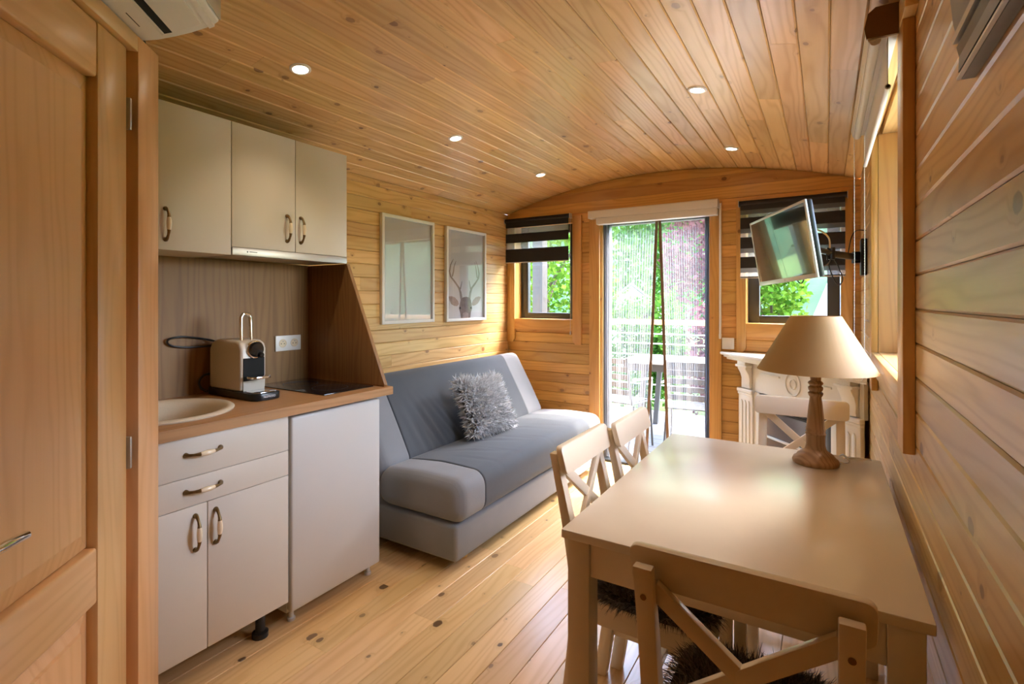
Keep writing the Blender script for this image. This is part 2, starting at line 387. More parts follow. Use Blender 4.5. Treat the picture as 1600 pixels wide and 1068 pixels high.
# ceiling
half = math.asin(HW / RAD); nce = 29; dth = 2*half/nce
ring_o, ring_i = [], []
for i in range(nce+1):
    th = -half + dth*i; s_, c_ = math.sin(th), math.cos(th)
    ring_i.append((CXM + (RAD+0.016)*s_, ZC + (RAD+0.016)*c_)); ring_o.append((CXM + (RAD+0.06)*s_, ZC + (RAD+0.06)*c_))
mb = MB()
poly = ring_i + ring_o[::-1]
n = nce+1
vs = [(x, YF-0.1, z) for x, z in ring_i] + [(x, YB+0.13, z) for x, z in ring_i] + [(x, YF-0.1, z) for x, z in ring_o] + [(x, YB+0.13, z) for x, z in ring_o]
fs = []
for i in range(nce):
    fs += [(i, i+1, n+i+1, n+i), (2*n+i, 3*n+i, 3*n+i+1, 2*n+i+1), (i, 2*n+i, 2*n+i+1, i+1), (n+i, n+i+1, 3*n+i+1, 3*n+i)]
fs += [(0, n, 3*n, 2*n), (nce, 2*n+nce, 3*n+nce, n+nce)]
ceiling = structure(mb.add(vs, fs).build('ceiling', M['trimY']))
cw = RAD*dth
for i in range(nce):
    th = -half + dth*(i+0.5)
    cuts = [YF]; yy = YF + random.uniform(0.9, 2.9)
    while yy < YB - 0.4: cuts.append(yy); yy += random.uniform(1.2, 2.6)
    cuts.append(YB)
    for a, b in zip(cuts, cuts[1:]):
        L = b - a - 0.001; h = cw/2 - 0.0007; ch = 0.0042
        prof = [(-h, 0.014), (-h, ch), (-h+ch, 0), (h-ch, 0), (h, ch), (h, 0.014)]
        o = MB().prism(prof, 'y', -L/2, L/2).build('plank', M['ceil'], ceiling, loc=(CXM + RAD*math.sin(th), (a+b)/2, ZC + RAD*math.cos(th)))
        o.rotation_euler = (0, th, 0)

def rows(zmax):
    z = BZ - BH; out = []
    while z < zmax: out.append((max(z, 0.0), min(z+BH, zmax))); z += BH
    return out
def hboard(name, parent, mat, axis, a, b, z0, z1, face, side):
    """horizontal board on a wall. axis y: wall at X=face, side = room direction sign; axis x: wall at Y=face"""
    L = b - a - 0.001; h = (z1 - z0)/2 - 0.0006; ch = min(0.0042, h*0.5); t = 0.014
    prof = [(t, -h), (t, h), (ch, h), (0, h-ch), (0, -h+ch), (ch, -h)]   # first = depth away from room
    if axis == 'y':
        m = MB(); vs = []
        for y in (-L/2, L/2):
            for d, z in prof: vs.append((-side*d, y, z))
        loc = (face, (a+b)/2, (z0+z1)/2)
    else:
        m = MB(); vs = []
        for x in (-L/2, L/2):
            for d, z in prof: vs.append((x, -side*d, z))
        loc = ((a+b)/2, face, (z0+z1)/2)
    k = len(prof)
    fs = [tuple(range(k))[::-1], tuple(range(k, 2*k))] + [(i, (i+1)%k, k+(i+1)%k, k+i) for i in range(k)]
    return m.add(vs, fs).build(name, mat, parent, loc=loc)

# left wall
wl = structure(MB().box(XL-0.12, XL-0.0135, YF-0.1, YB+0.0, -0.016, ZE+0.075).build('wall_left', M['trimY']))
for i, (z0, z1) in enumerate(rows(ZE+0.004)):
    cut = random.uniform(1.9, 3.6) if i % 3 else None
    ys = [0.72] + ([cut] if cut else []) + [YB]
    for a, b in zip(ys, ys[1:]): hboard('plank', wl, M['wallY'], 'y', a, b, z0, z1, XL, 1)
# right wall
inW3 = lambda y, z: WIN3[0] < y < WIN3[1] and WIN3[2] < z < WIN3[3]
us = [YF-0.1, WIN3[0], WIN3[1], YB]; vs_ = [-0.016, WIN3[2], WIN3[3], ZE+0.075]
wr = structure(wall_cells(us, vs_, inW3, lambda u, v, s: (XR + (0.0135 if s == 0 else 0.15), u, v)).build('wall_right', M['trimY']))
for i, (z0, z1) in enumerate(rows(ZE+0.004)):
    zm = (z0+z1)/2
    spans = [(YF, YB)] if not (WIN3[2]-0.02 < zm < WIN3[3]+0.02) else [(YF, WIN3[0]-0.005), (WIN3[1]+0.005, YB)]
    for a, b in spans:
        ys = [a]
        if b - a > 3.5: ys.append(random.choice((0.2, 2.2, 2.9, 3.3)) + random.uniform(-0.2, 0.2))
        ys.append(b)
        for p, q in zip(ys, ys[1:]): hboard('plank', wr, M['wallY'], 'y', p, q, z0, z1, XR, -1)
# back wall
openings = [WIN1, DOOR, WIN2]
inB = lambda x, z: any(o[0] < x < o[1] and o[2] < z < o[3] for o in openings)
us = sorted({XL-0.12, XR+0.15, *[o[0] for o in openings], *[o[1] for o in openings]})
xs_more = sorted(set(us) | {XL + (XR-XL)*k/16 for k in range(17)})
vs_ = [-0.016, 0.0, 1.16, 2.0, 2.01, 3.0]
def bw(u, v, s): return (u, YB + (0.0135 if s == 0 else 0.14), arch(min(max(u, XL), XR)) + 0.01 if v > 2.5 else v)
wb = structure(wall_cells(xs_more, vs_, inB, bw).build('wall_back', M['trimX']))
zt = ZE + RISE
for i, (z0, z1) in enumerate(rows(zt)):
    zm = (z0+z1)/2
    blocks = sorted((o[0]-0.004, o[1]+0.004) for o in openings if o[2]-0.02 < zm < o[3]+0.01)
    spans = []; a = XL
    for b0, b1 in blocks: spans.append((a, b0)); a = b1
    spans.append((a, XR))
    for a, b in spans:
        if z1 <= ZE:
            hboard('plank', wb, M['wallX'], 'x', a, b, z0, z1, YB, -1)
        else:                                           # gable boards follow the curved ceiling
            dx = math.sqrt(max(0, RAD*RAD - (z0-ZC)**2)); a2, b2 = max(a, CXM-dx), min(b, CXM+dx)
            if b2 - a2 < 0.05: continue
            xc = (a2+b2)/2; top = []
            for k in range(25):
                x = a2 + (b2-a2)*k/24; top.append((x-xc, max(0.0005, min(z1 - 0.0008, arch(x) - 0.004) - z0)))
            poly = [(a2-xc, 0.0004), (b2-xc, 0.0004)] + top[::-1]
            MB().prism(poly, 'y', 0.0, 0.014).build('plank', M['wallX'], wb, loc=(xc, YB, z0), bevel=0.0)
# front wall behind the camera
structure(MB().box(XL-0.12, XR+0.15, YF-0.12, YF, -0.016, 2.34).build('wall_front', M['wallX']))

# ---- windows (frame + pane) in the openings
def window(name, axis, face, a0, a1, z0, z1, depth, fr=0.075, mull=False):
    """frame set at depth behind the inner wall face"""
    e = structure(empty(name))
    def bx(p0, p1, q0, q1, d0, d1, nm, mat, bev=0.004):
        if axis == 'x': return MB().box(p0, p1, face+d0, face+d1, q0, q1).build(nm, mat, e, bevel=bev)
        return MB().box(face+d0, face+d1, p0, p1, q0, q1).build(nm, mat, e, bevel=bev)
    d0, d1 = depth, depth + 0.045
    bx(a0, a0+fr, z0, z1, d0, d1, 'frame_stile', M['anthracite']); bx(a1-fr, a1, z0, z1, d0, d1, 'frame_stile', M['anthracite'])
    bx(a0+fr, a1-fr, z0, z0+fr*0.7, d0, d1, 'frame_rail', M['anthracite']); bx(a0+fr, a1-fr, z1-fr, z1, d0, d1, 'frame_rail', M['anthracite'])
    p0, p1, q0, q1, dd = a0+fr-0.004, a1-fr+0.004, z0+fr*0.7-0.004, z1-fr+0.004, face+d0+0.022
    quad = [(p0, dd, q0), (p1, dd, q0), (p1, dd, q1), (p0, dd, q1)] if axis == 'x' else [(dd, p1, q0), (dd, p0, q0), (dd, p0, q1), (dd, p1, q1)]
    MB().add(quad, [(0, 1, 2, 3)]).build('pane', M['glass'], e, recalc=False)
    return e
window('window_1', 'x', YB, WIN1[0]+0.002, WIN1[1]-0.002, WIN1[2]+0.002, WIN1[3]-0.002, 0.092)
window('window_2', 'x', YB, WIN2[0]+0.002, WIN2[1]-0.002, WIN2[2]+0.002, WIN2[3]-0.002, 0.092)
window('window_3', 'y', XR, WIN3[0]+0.002, WIN3[1]-0.002, WIN3[2]+0.002, WIN3[3]-0.002, 0.10)

# ---- light sampling portals in the daylight openings
def portal(name, loc, rot, sx, sy):
    d = bpy.data.lights.new(name, 'AREA'); d.shape = 'RECTANGLE'; d.size = sx; d.size_y = sy; d.cycles.is_portal = True
    o = bpy.data.objects.new(name, d); COL.objects.link(o); o.location = loc; o.rotation_euler = rot
portal('daylight_door', ((DOOR[0]+DOOR[1])/2, YB+0.16, 1.0), (-PI/2, 0, 0), 0.87, 2.0)
portal('daylight_window_back', ((WIN2[0]+WIN2[1])/2, YB+0.16, 1.58), (-PI/2, 0, 0), 0.57, 0.84)
portal('daylight_window_corner', ((WIN1[0]+WIN1[1])/2, YB+0.16, 1.58), (-PI/2, 0, 0), 0.57, 0.84)
portal('daylight_window_right', (XR+0.17, 2.2, 1.56), (0, PI/2, 0), 0.93, 0.95)

# ---- casings
def casing_back(name, o, legw=0.068, lo=0.95, apron=(1.066, 1.158)):
    e = structure(empty(name)); t0, t1 = YB-0.022, YB-0.0005
    for sgn, xa in ((-1, o[0]), (1, o[1])):
        x0, x1 = (xa-legw, xa) if sgn < 0 else (xa, xa+legw)
        x0 = max(x0, XL+0.001); x1 = min(x1, XR-0.001)
        inner = x1 if sgn < 0 else x0; outer = x0 if sgn < 0 else x1
        poly = [(outer, lo), (inner + (0.025 if sgn > 0 else -0.025)*1.0, lo), (inner, lo+0.03), (inner, 2.09 if False else o[3]+0.045), (outer, o[3]+0.045)]
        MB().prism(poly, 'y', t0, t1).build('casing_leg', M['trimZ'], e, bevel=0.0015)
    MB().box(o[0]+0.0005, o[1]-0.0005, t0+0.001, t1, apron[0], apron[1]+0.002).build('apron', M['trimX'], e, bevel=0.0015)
    # boards lining the reveal
    MB().box(o[0]+0.0003, o[0]+0.002, YB-0.0004, YB+0.091, o[2]+0.002, o[3]).build('reveal_board', M['trimZ'], e)
    MB().box(o[0]+0.0025, o[1]-0.0025, YB-0.0004, YB+0.091, o[2]+0.0003, o[2]+0.002).build('reveal_board', M['trimX'], e)
    return e
casing_back('trim_1', WIN1, 0.080); casing_back('trim_2', WIN2, 0.063)
e = structure(empty('trim_3'))
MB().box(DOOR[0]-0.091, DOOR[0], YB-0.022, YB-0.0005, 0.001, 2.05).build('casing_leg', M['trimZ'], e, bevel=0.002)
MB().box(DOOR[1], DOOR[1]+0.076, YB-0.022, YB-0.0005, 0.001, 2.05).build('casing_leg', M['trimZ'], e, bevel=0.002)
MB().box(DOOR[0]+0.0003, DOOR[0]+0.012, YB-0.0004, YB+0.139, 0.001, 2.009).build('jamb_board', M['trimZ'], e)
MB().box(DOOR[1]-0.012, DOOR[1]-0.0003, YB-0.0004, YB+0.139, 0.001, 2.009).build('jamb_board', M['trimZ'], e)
MB().box(DOOR[0]+0.013, DOOR[1]-0.013, YB+0.0, YB+0.139, 0.001, 0.018).build('threshold', M['anthracite'], e, bevel=0.002)
dj = structure(empty('trim_4'))
MB().box(DOOR[0]+0.0125, DOOR[0]+0.055, YB+0.06, YB+0.125, 0.02, 2.0).build('frame_stile', M['anthracite'], dj, bevel=0.003)
MB().box(DOOR[1]-0.055, DOOR[1]-0.0125, YB+0.06, YB+0.125, 0.02, 2.0).build('frame_stile', M['anthracite'], dj, bevel=0.003)
MB().box(DOOR[0]+0.056, DOOR[1]-0.056, YB+0.06, YB+0.125, 1.945, 2.0).build('frame_rail', M['anthracite'], dj, bevel=0.003)
# right wall window casing
e = structure(empty('trim_5')); x0, x1 = XR-0.026, XR-0.0005
MB().box(x0, x1, WIN3[0]-0.11, WIN3[0], 0.935, 2.031).build('casing_leg', M['trimZ'], e, bevel=0.002)
poly = [(x0, 0.975), (x0, 2.03), (x1, 2.03), (x1, 0.935), (x0+0.006, 0.935)]
MB().box(x0, x1, WIN3[1], WIN3[1]+0.09, 0.935, 2.031).build('casing_leg', M['trimZ'], e, bevel=0.004)
MB().box(x0+0.001, x1, WIN3[0]+0.0005, WIN3[1]-0.0005, 1.02, 1.101).build('apron', M['trimY'], e, bevel=0.002)
MB().box(x0-0.002, x1, WIN3[0]-0.17, WIN3[1]+0.12, 2.032, 2.096).build('header', M['trimY'], e, bevel=0.002)
MB().box(XR-0.0004, XR+0.099, WIN3[1]-0.002, WIN3[1]-0.0003, WIN3[2]+0.0025, WIN3[3]-0.001).build('reveal_board', M['trimZ'], e)
MB().box(XR-0.0004, XR+0.099, WIN3[0]+0.0003, WIN3[1]-0.0025, WIN3[2]+0.0003, WIN3[2]+0.002).build('reveal_board', M['trimY'], e)
MB().box(XR-0.0004, XR+0.099, WIN3[0]+0.0003, WIN3[0]+0.002, WIN3[2]+0.0025, WIN3[3]-0.001).build('reveal_board', M['trimZ'], e)

# unseen eave added along the right side wall to block sun at its window
structure(MB().box(XR+0.151, XR+0.55, YF-0.2, YB+0.3, 2.14, 2.20).build('added_sun_eave', M['trimY']))

# ------------------------------------------------------------------ diagonal partition with door
PX, PY = -1.758, 0.777                      # far end of the casing
DROT = math.atan2(-0.733, 0.6803)           # local x runs back towards the camera side, local y into the room
wp = empty('wall_partition', (PX, PY, 0), DROT); structure(wp)
ZTOP = 2.30
MB().box(0.0855, 1.15, -0.075, -0.022, 2.079, 2.262).build('upper_panel', M['doorX'], wp)
MB().box(0.92, 2.2, -0.075, -0.022, 0.001, 2.262).build('side_panel', M['doorZ'], wp)
wk = structure(MB().box(XL+0.001, PX-0.075, 0.63, 0.70, 0.001, 2.15).build('wall_kitchen', M['doorX']))
e = empty('trim_6', (PX, PY, 0), DROT); structure(e)
MB().box(0.0, 0.12, -0.075, 0.0, 0.001, 2.077).build('casing_leg', M['doorZ'], e, bevel=0.002)
MB().box(0.1203, 0.150, -0.075, -0.035, 0.001, 2.03).build('rebate', M['doorZ'], e)
MB().box(0.1203, 0.96, -0.075, 0.0, 2.031, 2.0765).build('lintel', M['doorX'], e, bevel=0.002)
MB().box(0.9605, 1.06, -0.075, 0.0, 0.001, 2.077).build('casing_leg', M['doorZ'], e, bevel=0.002)
d1 = empty('door_1', (PX, PY, 0), DROT); structure(d1)
U0, U1, ZB, ZT = 0.152, 0.925, 0.01, 2.027
w0, w1 = -0.058, -0.014
MB().box(U0, U0+0.135, w0, w1, ZB, ZT).build('stile', M['doorZ'], d1, bevel=0.004)
MB().box(U1-0.125, U1, w0, w1, ZB, ZT).build('stile', M['doorZ'], d1, bevel=0.004)
for z0, z1 in ((1.885, ZT), (0.556, 0.698), (ZB, 0.20)):
    MB().box(U0+0.1352, U1-0.1252, w0, w1-0.0005, z0, z1).build('rail', M['doorX'], d1, bevel=0.008, seg=3)
for z0, z1 in ((0.699, 1.884), (0.201, 0.555)):
    # raised panel with a sloping border
    a0, a1 = U0+0.136, U1-0.126; b = 0.045
    vs = [(a0, w1-0.026, z0), (a1, w1-0.026, z0), (a1, w1-0.026, z1), (a0, w1-0.026, z1),
          (a0+b, w1-0.016, z0+b), (a1-b, w1-0.016, z0+b), (a1-b, w1-0.016, z1-b), (a0+b, w1-0.016, z1-b),
          (a0+b+0.004, w1-0.010, z0+b+0.004), (a1-b-0.004, w1-0.010, z0+b+0.004), (a1-b-0.004, w1-0.010, z1-b-0.004), (a0+b+0.004, w1-0.010, z1-b-0.004),
          (a0, w0+0.005, z0), (a1, w0+0.005, z0), (a1, w0+0.005, z1), (a0, w0+0.005, z1)]
    fs = []
    for k in range(4):
        k2 = (k+1) % 4
        fs += [(k, k2, 4+k2, 4+k), (4+k, 4+k2, 8+k2, 8+k), (k2, k, 12+k, 12+k2)]
    fs += [(8, 9, 10, 11), (15, 14, 13, 12)]
    MB().add(vs, fs).build('panel', M['doorZ'], d1)
for z in (0.895, 1.845):
    h = MB().box(0.1395, 0.1505, -0.034, -0.006, z-0.045, z+0.045).build('hinge', M['steel'], d1, bevel=0.003)
hd = empty('door_handle'); hd.parent = d1
MB().lathe([(0.024, w1), (0.024, w1+0.008), (0.009, w1+0.010), (0.009, w1+0.05)], 20, (0.735, 0, 0.875), 'y').build('rose', M['chrome'], hd, smooth=40)
MB().tube([(0.745, w1+0.05, 0.875), (0.70, w1+0.053, 0.876), (0.65, w1+0.052, 0.873), (0.612, w1+0.049, 0.868)], [0.010, 0.0095, 0.009, 0.008], 12).build('lever', M['chrome'], hd, smooth=60)

# ------------------------------------------------------------------ air conditioner above the door
ac = thing('air_conditioner', 'white wall air conditioner above the pine door with open black air slot', 'air conditioner', (PX, PY, 0), DROT)
prof = [(-0.0215, 2.082), (0.0, 2.0815), (0.034, 2.088), (0.08, 2.102), (0.123, 2.118), (0.165, 2.137), (0.186, 2.149), (0.198, 2.160), (0.198, 2.262), (-0.0215, 2.262)]
MB().prism(prof, 'x', 0.082, 0.86).build('body', M['acwhite'], ac, bevel=0.003)
def acu(w):                                   # underside height
    for (a, za), (b, zb) in zip(prof[1:], prof[2:]):
        if a <= w <= b: return za + (zb-za)*(w-a)/(b-a)
    return 2.16
def acstrip(name, wa, wb, u0, u1, mat, off0, off1):
    ws = [wa + (wb-wa)*k/6 for k in range(7)]
    poly = [(w, acu(w)-off0) for w in ws] + [(w, acu(w)-off1) for w in ws[::-1]]
    return MB().prism(poly, 'x', u0, u1).build(name, mat, ac)
acstrip('air_slot', 0.062, 0.082, 0.108, 0.83, M['dark'], -0.001, 0.0006)
acstrip('slot_lip', 0.055, 0.061, 0.108, 0.83, M['acwhite'], -0.001, 0.004)
acstrip('louver', 0.084, 0.160, 0.112, 0.83, M['acwhite'], -0.001, 0.0025)
acstrip('front_lip', 0.172, 0.186, 0.082, 0.86, M['acwhite'], -0.001, 0.005)
acstrip('display_slit', 0.020, 0.0225, 0.16, 0.23, M['black'], -0.001, 0.0006)
MB().box(0.0822, 0.8598, 0.1985, 0.204, 2.164, 2.260).build('front_panel', M['acpanel'], ac, bevel=0.002)
MB().tube([(0.070, -0.012, 2.09), (0.058, -0.010, 2.065), (0.052, -0.03, 2.085)], 0.007, 8).build('pipe', M['black'], ac, smooth=50)

# ------------------------------------------------------------------ kitchen
FX = -1.83                                     # cabinet front plane
def handle(parent, c, vertical, L=0.115, out=(1,0,0)):
    h = empty('handle'); h.parent = parent; h.location = c
    def P(t, d): return (d, 0, t) if vertical else (d, t, 0)
    mb = MB()
    for sgn in (-1, 1):
        mb.tube([P(sgn*L*0.50, 0.0), P(sgn*L*0.50, 0.004), P(sgn*L*0.47, 0.014), P(sgn*L*0.37, 0.022), P(sgn*L*0.27, 0.027), P(sgn*L*0.2, 0.028)],
                [0.0085, 0.0085, 0.0055, 0.0045, 0.0055, 0.0068], 10)
    a = MB(); b = MB()
    MB().tube([P(-L*0.5, 0.0), P(-L*0.5, 0.004), P(-L*0.47, 0.014), P(-L*0.37, 0.022), P(-L*0.27, 0.027), P(-L*0.2, 0.028)], [0.0085, 0.0085, 0.0055, 0.0045, 0.0055, 0.0068], 10).build('bracket', M['bronze'], h, smooth=60)
    MB().tube([P(L*0.5, 0.0), P(L*0.5, 0.004), P(L*0.47, 0.014), P(L*0.37, 0.022), P(L*0.27, 0.027), P(L*0.2, 0.028)], [0.0085, 0.0085, 0.0055, 0.0045, 0.0055, 0.0068], 10).build('bracket', M['bronze'], h, smooth=60)
    MB().tube([P(-L*0.2, 0.028), P(-L*0.1, 0.029), P(0, 0.0295), P(L*0.1, 0.029), P(L*0.2, 0.028)], [0.0066, 0.0085, 0.0092, 0.0085, 0.0066], 12).build('grip', M['porcelain'], h, smooth=60)
    return h
base = thing('base_cabinet', 'cream base cabinet with two drawers and two doors under the sink', 'cabinet')
BY0, BY1, BYM = 0.722, 1.276, 0.962
MB().box(-2.40, FX-0.021, BY0, BY1, 0.125, 0.70).build('body', M['carcass'], base)
MB().box(FX-0.040, FX-0.021, BY0, BY1, 0.70, 0.864).build('top_rail', M['carcass'], base)
for (y0, y1, z0, z1, nm) in ((BY0, BY1-0.001, 0.7255, 0.861, 'drawer'), (BY0, BY1-0.001, 0.627, 0.7235, 'drawer')):
    f = MB().box(FX-0.02, FX, y0, y1, z0, z1).build(nm, M['white'], base, bevel=0.0015)
    handle(f, (FX, 0.948, 0.803 if z0 > 0.7 else 0.679), False)
for (y0, y1, hy) in ((BY0, BYM-0.0015, 0.921), (BYM+0.0015, BY1-0.001, 0.989)):
    f = MB().box(FX-0.02, FX, y0, y1, 0.118, 0.6245).build('door', M['white'], base, bevel=0.0015)
    handle(f, (FX, hy, 0.532), True)
for (x, y) in ((-1.90, 1.20), (-2.33, 1.20), (-1.90, 0.78), (-2.33, 0.78)):
    MB().lathe([(0.030, 0.001), (0.030, 0.02), (0.018, 0.026), (0.018, 0.126)], 16, (x, y, 0)).build('foot', M['black'], base, smooth=40)

fr = thing('mini_fridge', 'white under-counter fridge between the base cabinet and the sofa', 'fridge')
MB().box(-2.39, FX-0.045, 1.297, 1.772, 0.045, 0.850).build('body', M['fridge'], fr, bevel=0.005)
MB().box(FX-0.042, FX-0.006, 1.294, 1.774, 0.062, 0.850).build('door', M['fridge'], fr, bevel=0.009, seg=3)
MB().box(FX-0.047, FX-0.0405, 1.302, 1.766, 0.07, 0.844).build('gasket', M['silver'], fr)
for (x, y) in ((FX-0.06, 1.33), (FX-0.06, 1.745), (-2.34, 1.33), (-2.34, 1.745)):
    MB().lathe([(0.016, 0.001), (0.016, 0.012), (0.010, 0.014), (0.010, 0.046)], 14, (x, y, 0)).build('foot', M['fridge'], fr, smooth=40)

# worktop with a round cut-out
WT = thing('worktop', 'oak laminate kitchen worktop with round sink cut-out', 'worktop')
sx, sy, sr = -2.11, 0.945, 0.205
X0, X1, Y0_, Y1_ = -2.40, -1.805, 0.722, 1.829
angs = sorted([2*PI*k/64 for k in range(64)] + [math.atan2(y-sy, x-sx) % (2*PI) for x in (X0, X1) for y in (Y0_, Y1_)])
inner, outer = [], []
for a in angs:
    cx, cy = math.cos(a), math.sin(a); t = 1e9
    if cx > 1e-6: t = min(t, (X1-sx)/cx)
    if cx < -1e-6: t = min(t, (X0-sx)/cx)
    if cy > 1e-6: t = min(t, (Y1_-sy)/cy)
    if cy < -1e-6: t = min(t, (Y0_-sy)/cy)
    inner.append((sx+sr*cx, sy+sr*cy)); outer.append((sx+t*cx, sy+t*cy))
n = len(angs); za, zb_ = 0.866, 0.903
vs = [(x, y, zb_) for x, y in inner] + [(x, y, zb_) for x, y in outer] + [(x, y, za) for x, y in inner] + [(x, y, za) for x, y in outer]
fs = []
for i in range(n):
    j = (i+1) % n
    fs += [(i, j, n+j, n+i), (2*n+i, 3*n+i, 3*n+j, 2*n+j), (n+i, n+j, 3*n+j, 3*n+i), (i, 2*n+i, 2*n+j, j)]
MB().add(vs, fs).build('slab', M['oakY'], WT)
sk = thing('sink', 'round beige composite sink set into the worktop', 'sink', (sx, sy, 0.903))
MB().lathe([(0.236, 0.0005), (0.238, 0.006), (0.232, 0.011), (0.218, 0.012), (0.204, 0.008), (0.190, -0.006), (0.176, -0.05), (0.165, -0.12), (0.14, -0.145), (0.04, -0.15), (0.03, -0.152),
            (0.03, -0.158), (0.15, -0.152), (0.175, -0.125), (0.186, -0.05), (0.199, -0.006)], 56, cap=False).build('basin', M['sink'], sk, smooth=50)
MB().lathe([(0.034, -0.1495), (0.032, -0.147), (0.004, -0.149)], 20).build('drain', M['chrome'], sk, smooth=50)

hob = thing('ceramic_hob', 'black glass two-ring hob set flat on the worktop', 'hob')
MB().box(-2.385, -1.882, 1.487, 1.775, 0.9035, 0.908).build('glass', M['blackglass'], hob, bevel=0.0015)
for x in (-2.24, -2.02):
    MB().lathe([(0.082, 0.9081), (0.082, 0.9083), (0.080, 0.9083), (0.080, 0.9081)], 40, (x, 1.63, 0), cap=False).build('ring_mark', M['greymetal'], hob)

sp = thing('splashback', 'brown oak laminate splashback with slanted side panel beside the hob', 'splashback')
MB().box(-2.42, -2.4005, 0.722, 1.7945, 0.866, 1.512).build('back_panel', M['oakZ'], sp)
MB().prism([(-2.485, 0.9035), (-1.832, 0.9035), (-1.828, 0.912), (-2.097, 1.510), (-2.485, 1.510)], 'y', 1.795, 1.815).build('side_panel', M['oakZ'], sp, bevel=0.001)

up = thing('wall_cabinet', 'cream wall cabinet with three doors above the splashback', 'cabinet')
UX = -2.100
MB().box(-2.485, UX-0.021, 0.90, 1.797, 1.545, 2.066).build('body', M['carcass'], up)
MB().box(-2.40, UX-0.021, 0.90, 1.199, 1.512, 1.5445).build('bottom_box', M['carcass'], up)
for y0, y1, z0, hy in ((0.885, 1.1985, 1.511, 0.951), (1.2015, 1.4985, 1.546, 1.456), (1.5015, 1.798, 1.546, 1.527)):
    f = MB().box(UX-0.02, UX, y0, y1, z0, 2.066).build('door', M['white'], up, bevel=0.0015)
    handle(f, (UX, hy, 1.607 if z0 < 1.52 else 1.650), True)
hood = thing('cooker_hood', 'slim stainless cooker hood strip under the wall cabinet', 'cooker hood')
MB().box(UX-0.018, UX+0.002, 1.2025, 1.798, 1.512, 1.5445).build('front_strip', M['steel'], hood, bevel=0.001)
MB().box(-2.39, UX-0.019, 1.2025, 1.794, 1.514, 1.5435).build('body', M['steel'], hood)
MB().box(-2.36, UX-0.05, 1.25, 1.75, 1.5135, 1.5142).build('filter', M['silver'], hood)
MB().lathe([(0.0035, 0.0), (0.0035, 0.0004)], 12, (UX+0.002, 1.268, 1.5285), 'x').build('logo_dot', M['black'], hood)
MB().box(UX+0.002, UX+0.0024, 1.276, 1.312, 1.5275, 1.5310).build('logo_bar', M['black'], hood)

def socket(name, label, x, y0, y1, z0, z1):
    t = thing(name, label, 'socket')
    MB().box(x+0.0002, x+0.009, y0, y1, z0, z1).build('plate', M['plate'], t, bevel=0.002)
    for k in (0.27, 0.73):
        yc = y0 + (y1-y0)*k; zc = (z0+z1)/2
        rg = MB().lathe([(0.0215, 0.0092), (0.0215, 0.0112), (0.0185, 0.0112), (0.0175, 0.0095), (0.0, 0.0094)], 24, (x, yc, zc), 'x', cap=False).build('socket_well', M['porcelain'], t, smooth=40)
        MB().tube([(x+0.0093, yc, zc+0.010), (x+0.016, yc, zc+0.010)], 0.0022, 8).build('earth_pin', M['steel'], rg)
        for s in (-1, 1): MB().lathe([(0.0026, 0.0096), (0.0026, 0.0102)], 8, (x, yc+s*0.0085, zc-0.002), 'x').build('hole', M['dark'], rg)
    return t
socket('double_socket', 'white double wall socket on the splashback behind the hob', -2.4005, 1.594, 1.741, 1.062, 1.141)

# coffee machine (front looks along +x)
cm = thing('coffee_machine', 'cream capsule coffee machine with black base beside the sink', 'coffee machine', (-2.20, 1.305, 0.903))
MB().prism(rpoly(-0.185, 0.20, -0.063, 0.063, 0.035), 'z', 0.0005, 0.030).build('base', M['black'], cm, bevel=0.004)
poly = [(-0.16, 0.0305), (0.085, 0.0305), (0.088, 0.21), (0.078, 0.236), (0.05, 0.246), (-0.10, 0.248), (-0.14, 0.236), (-0.16, 0.205)]
MB().prism(poly, 'y', -0.058, 0.058).build('body', M['machine'], cm, bevel=0.012, seg=3)
MB().box(0.0875, 0.0905, -0.047, 0.047, 0.075, 0.172).build('recess', M['dark'], cm)
MB().box(0.0875, 0.0895, -0.048, 0.048, 0.0315, 0.074).build('lower_front', M['machine'], cm)
kn = MB().lathe([(0.038, 0.086), (0.038, 0.094), (0.034, 0.097)], 28, (0, 0.004, 0.208), 'x').build('dial_ring', M['chrome'], cm, smooth=40)
MB().lathe([(0.033, 0.097), (0.033, 0.104), (0.028, 0.110), (0.0, 0.111)], 28, (0, 0.004, 0.208), 'x', cap=False).build('dial', M['blackglass'], kn, smooth=40)
MB().lathe([(0.011, 0.09), (0.011, 0.118), (0.008, 0.121)], 16, (0, 0.018, 0.183), 'x').build('spout', M['blackglass'], cm, smooth=40)
MB().prism(rpoly(0.091, 0.155, -0.044, 0.044, 0.02), 'z', 0.086, 0.096).build('cup_shelf', M['chrome'], cm, bevel=0.002)
MB().prism(rpoly(0.098, 0.188, -0.05, 0.05, 0.022), 'z', 0.0305, 0.034).build('drip_tray', M['chrome'], cm, bevel=0.0015)
lv = MB()
lv.tube([(0.03, -0.022, 0.244), (0.028, -0.022, 0.30), (0.026, -0.021, 0.345), (0.026, -0.013, 0.358), (0.026, 0.0, 0.361), (0.026, 0.013, 0.358), (0.026, 0.021, 0.345), (0.028, 0.022, 0.30), (0.03, 0.022, 0.244)], 0.0085, 10)
lv.build('lever', M['chrome'], cm, smooth=60)
MB().box(-0.165, -0.1605, -0.05, 0.05, 0.04, 0.2).build('water_tank', M['black'], cm)
pts = [(-0.165, -0.03, 0.235), (-0.19, -0.06, 0.245), (-0.185, -0.11, 0.255), (-0.18, -0.17, 0.262), (-0.185, -0.215, 0.252), (-0.19, -0.205, 0.228), (-0.19, -0.15, 0.215), (-0.185, -0.08, 0.213), (-0.172, -0.035, 0.215)]
MB().tube(smooth_path(pts), 0.0045, 8).build('power_cord', M['black'], cm, smooth=60)
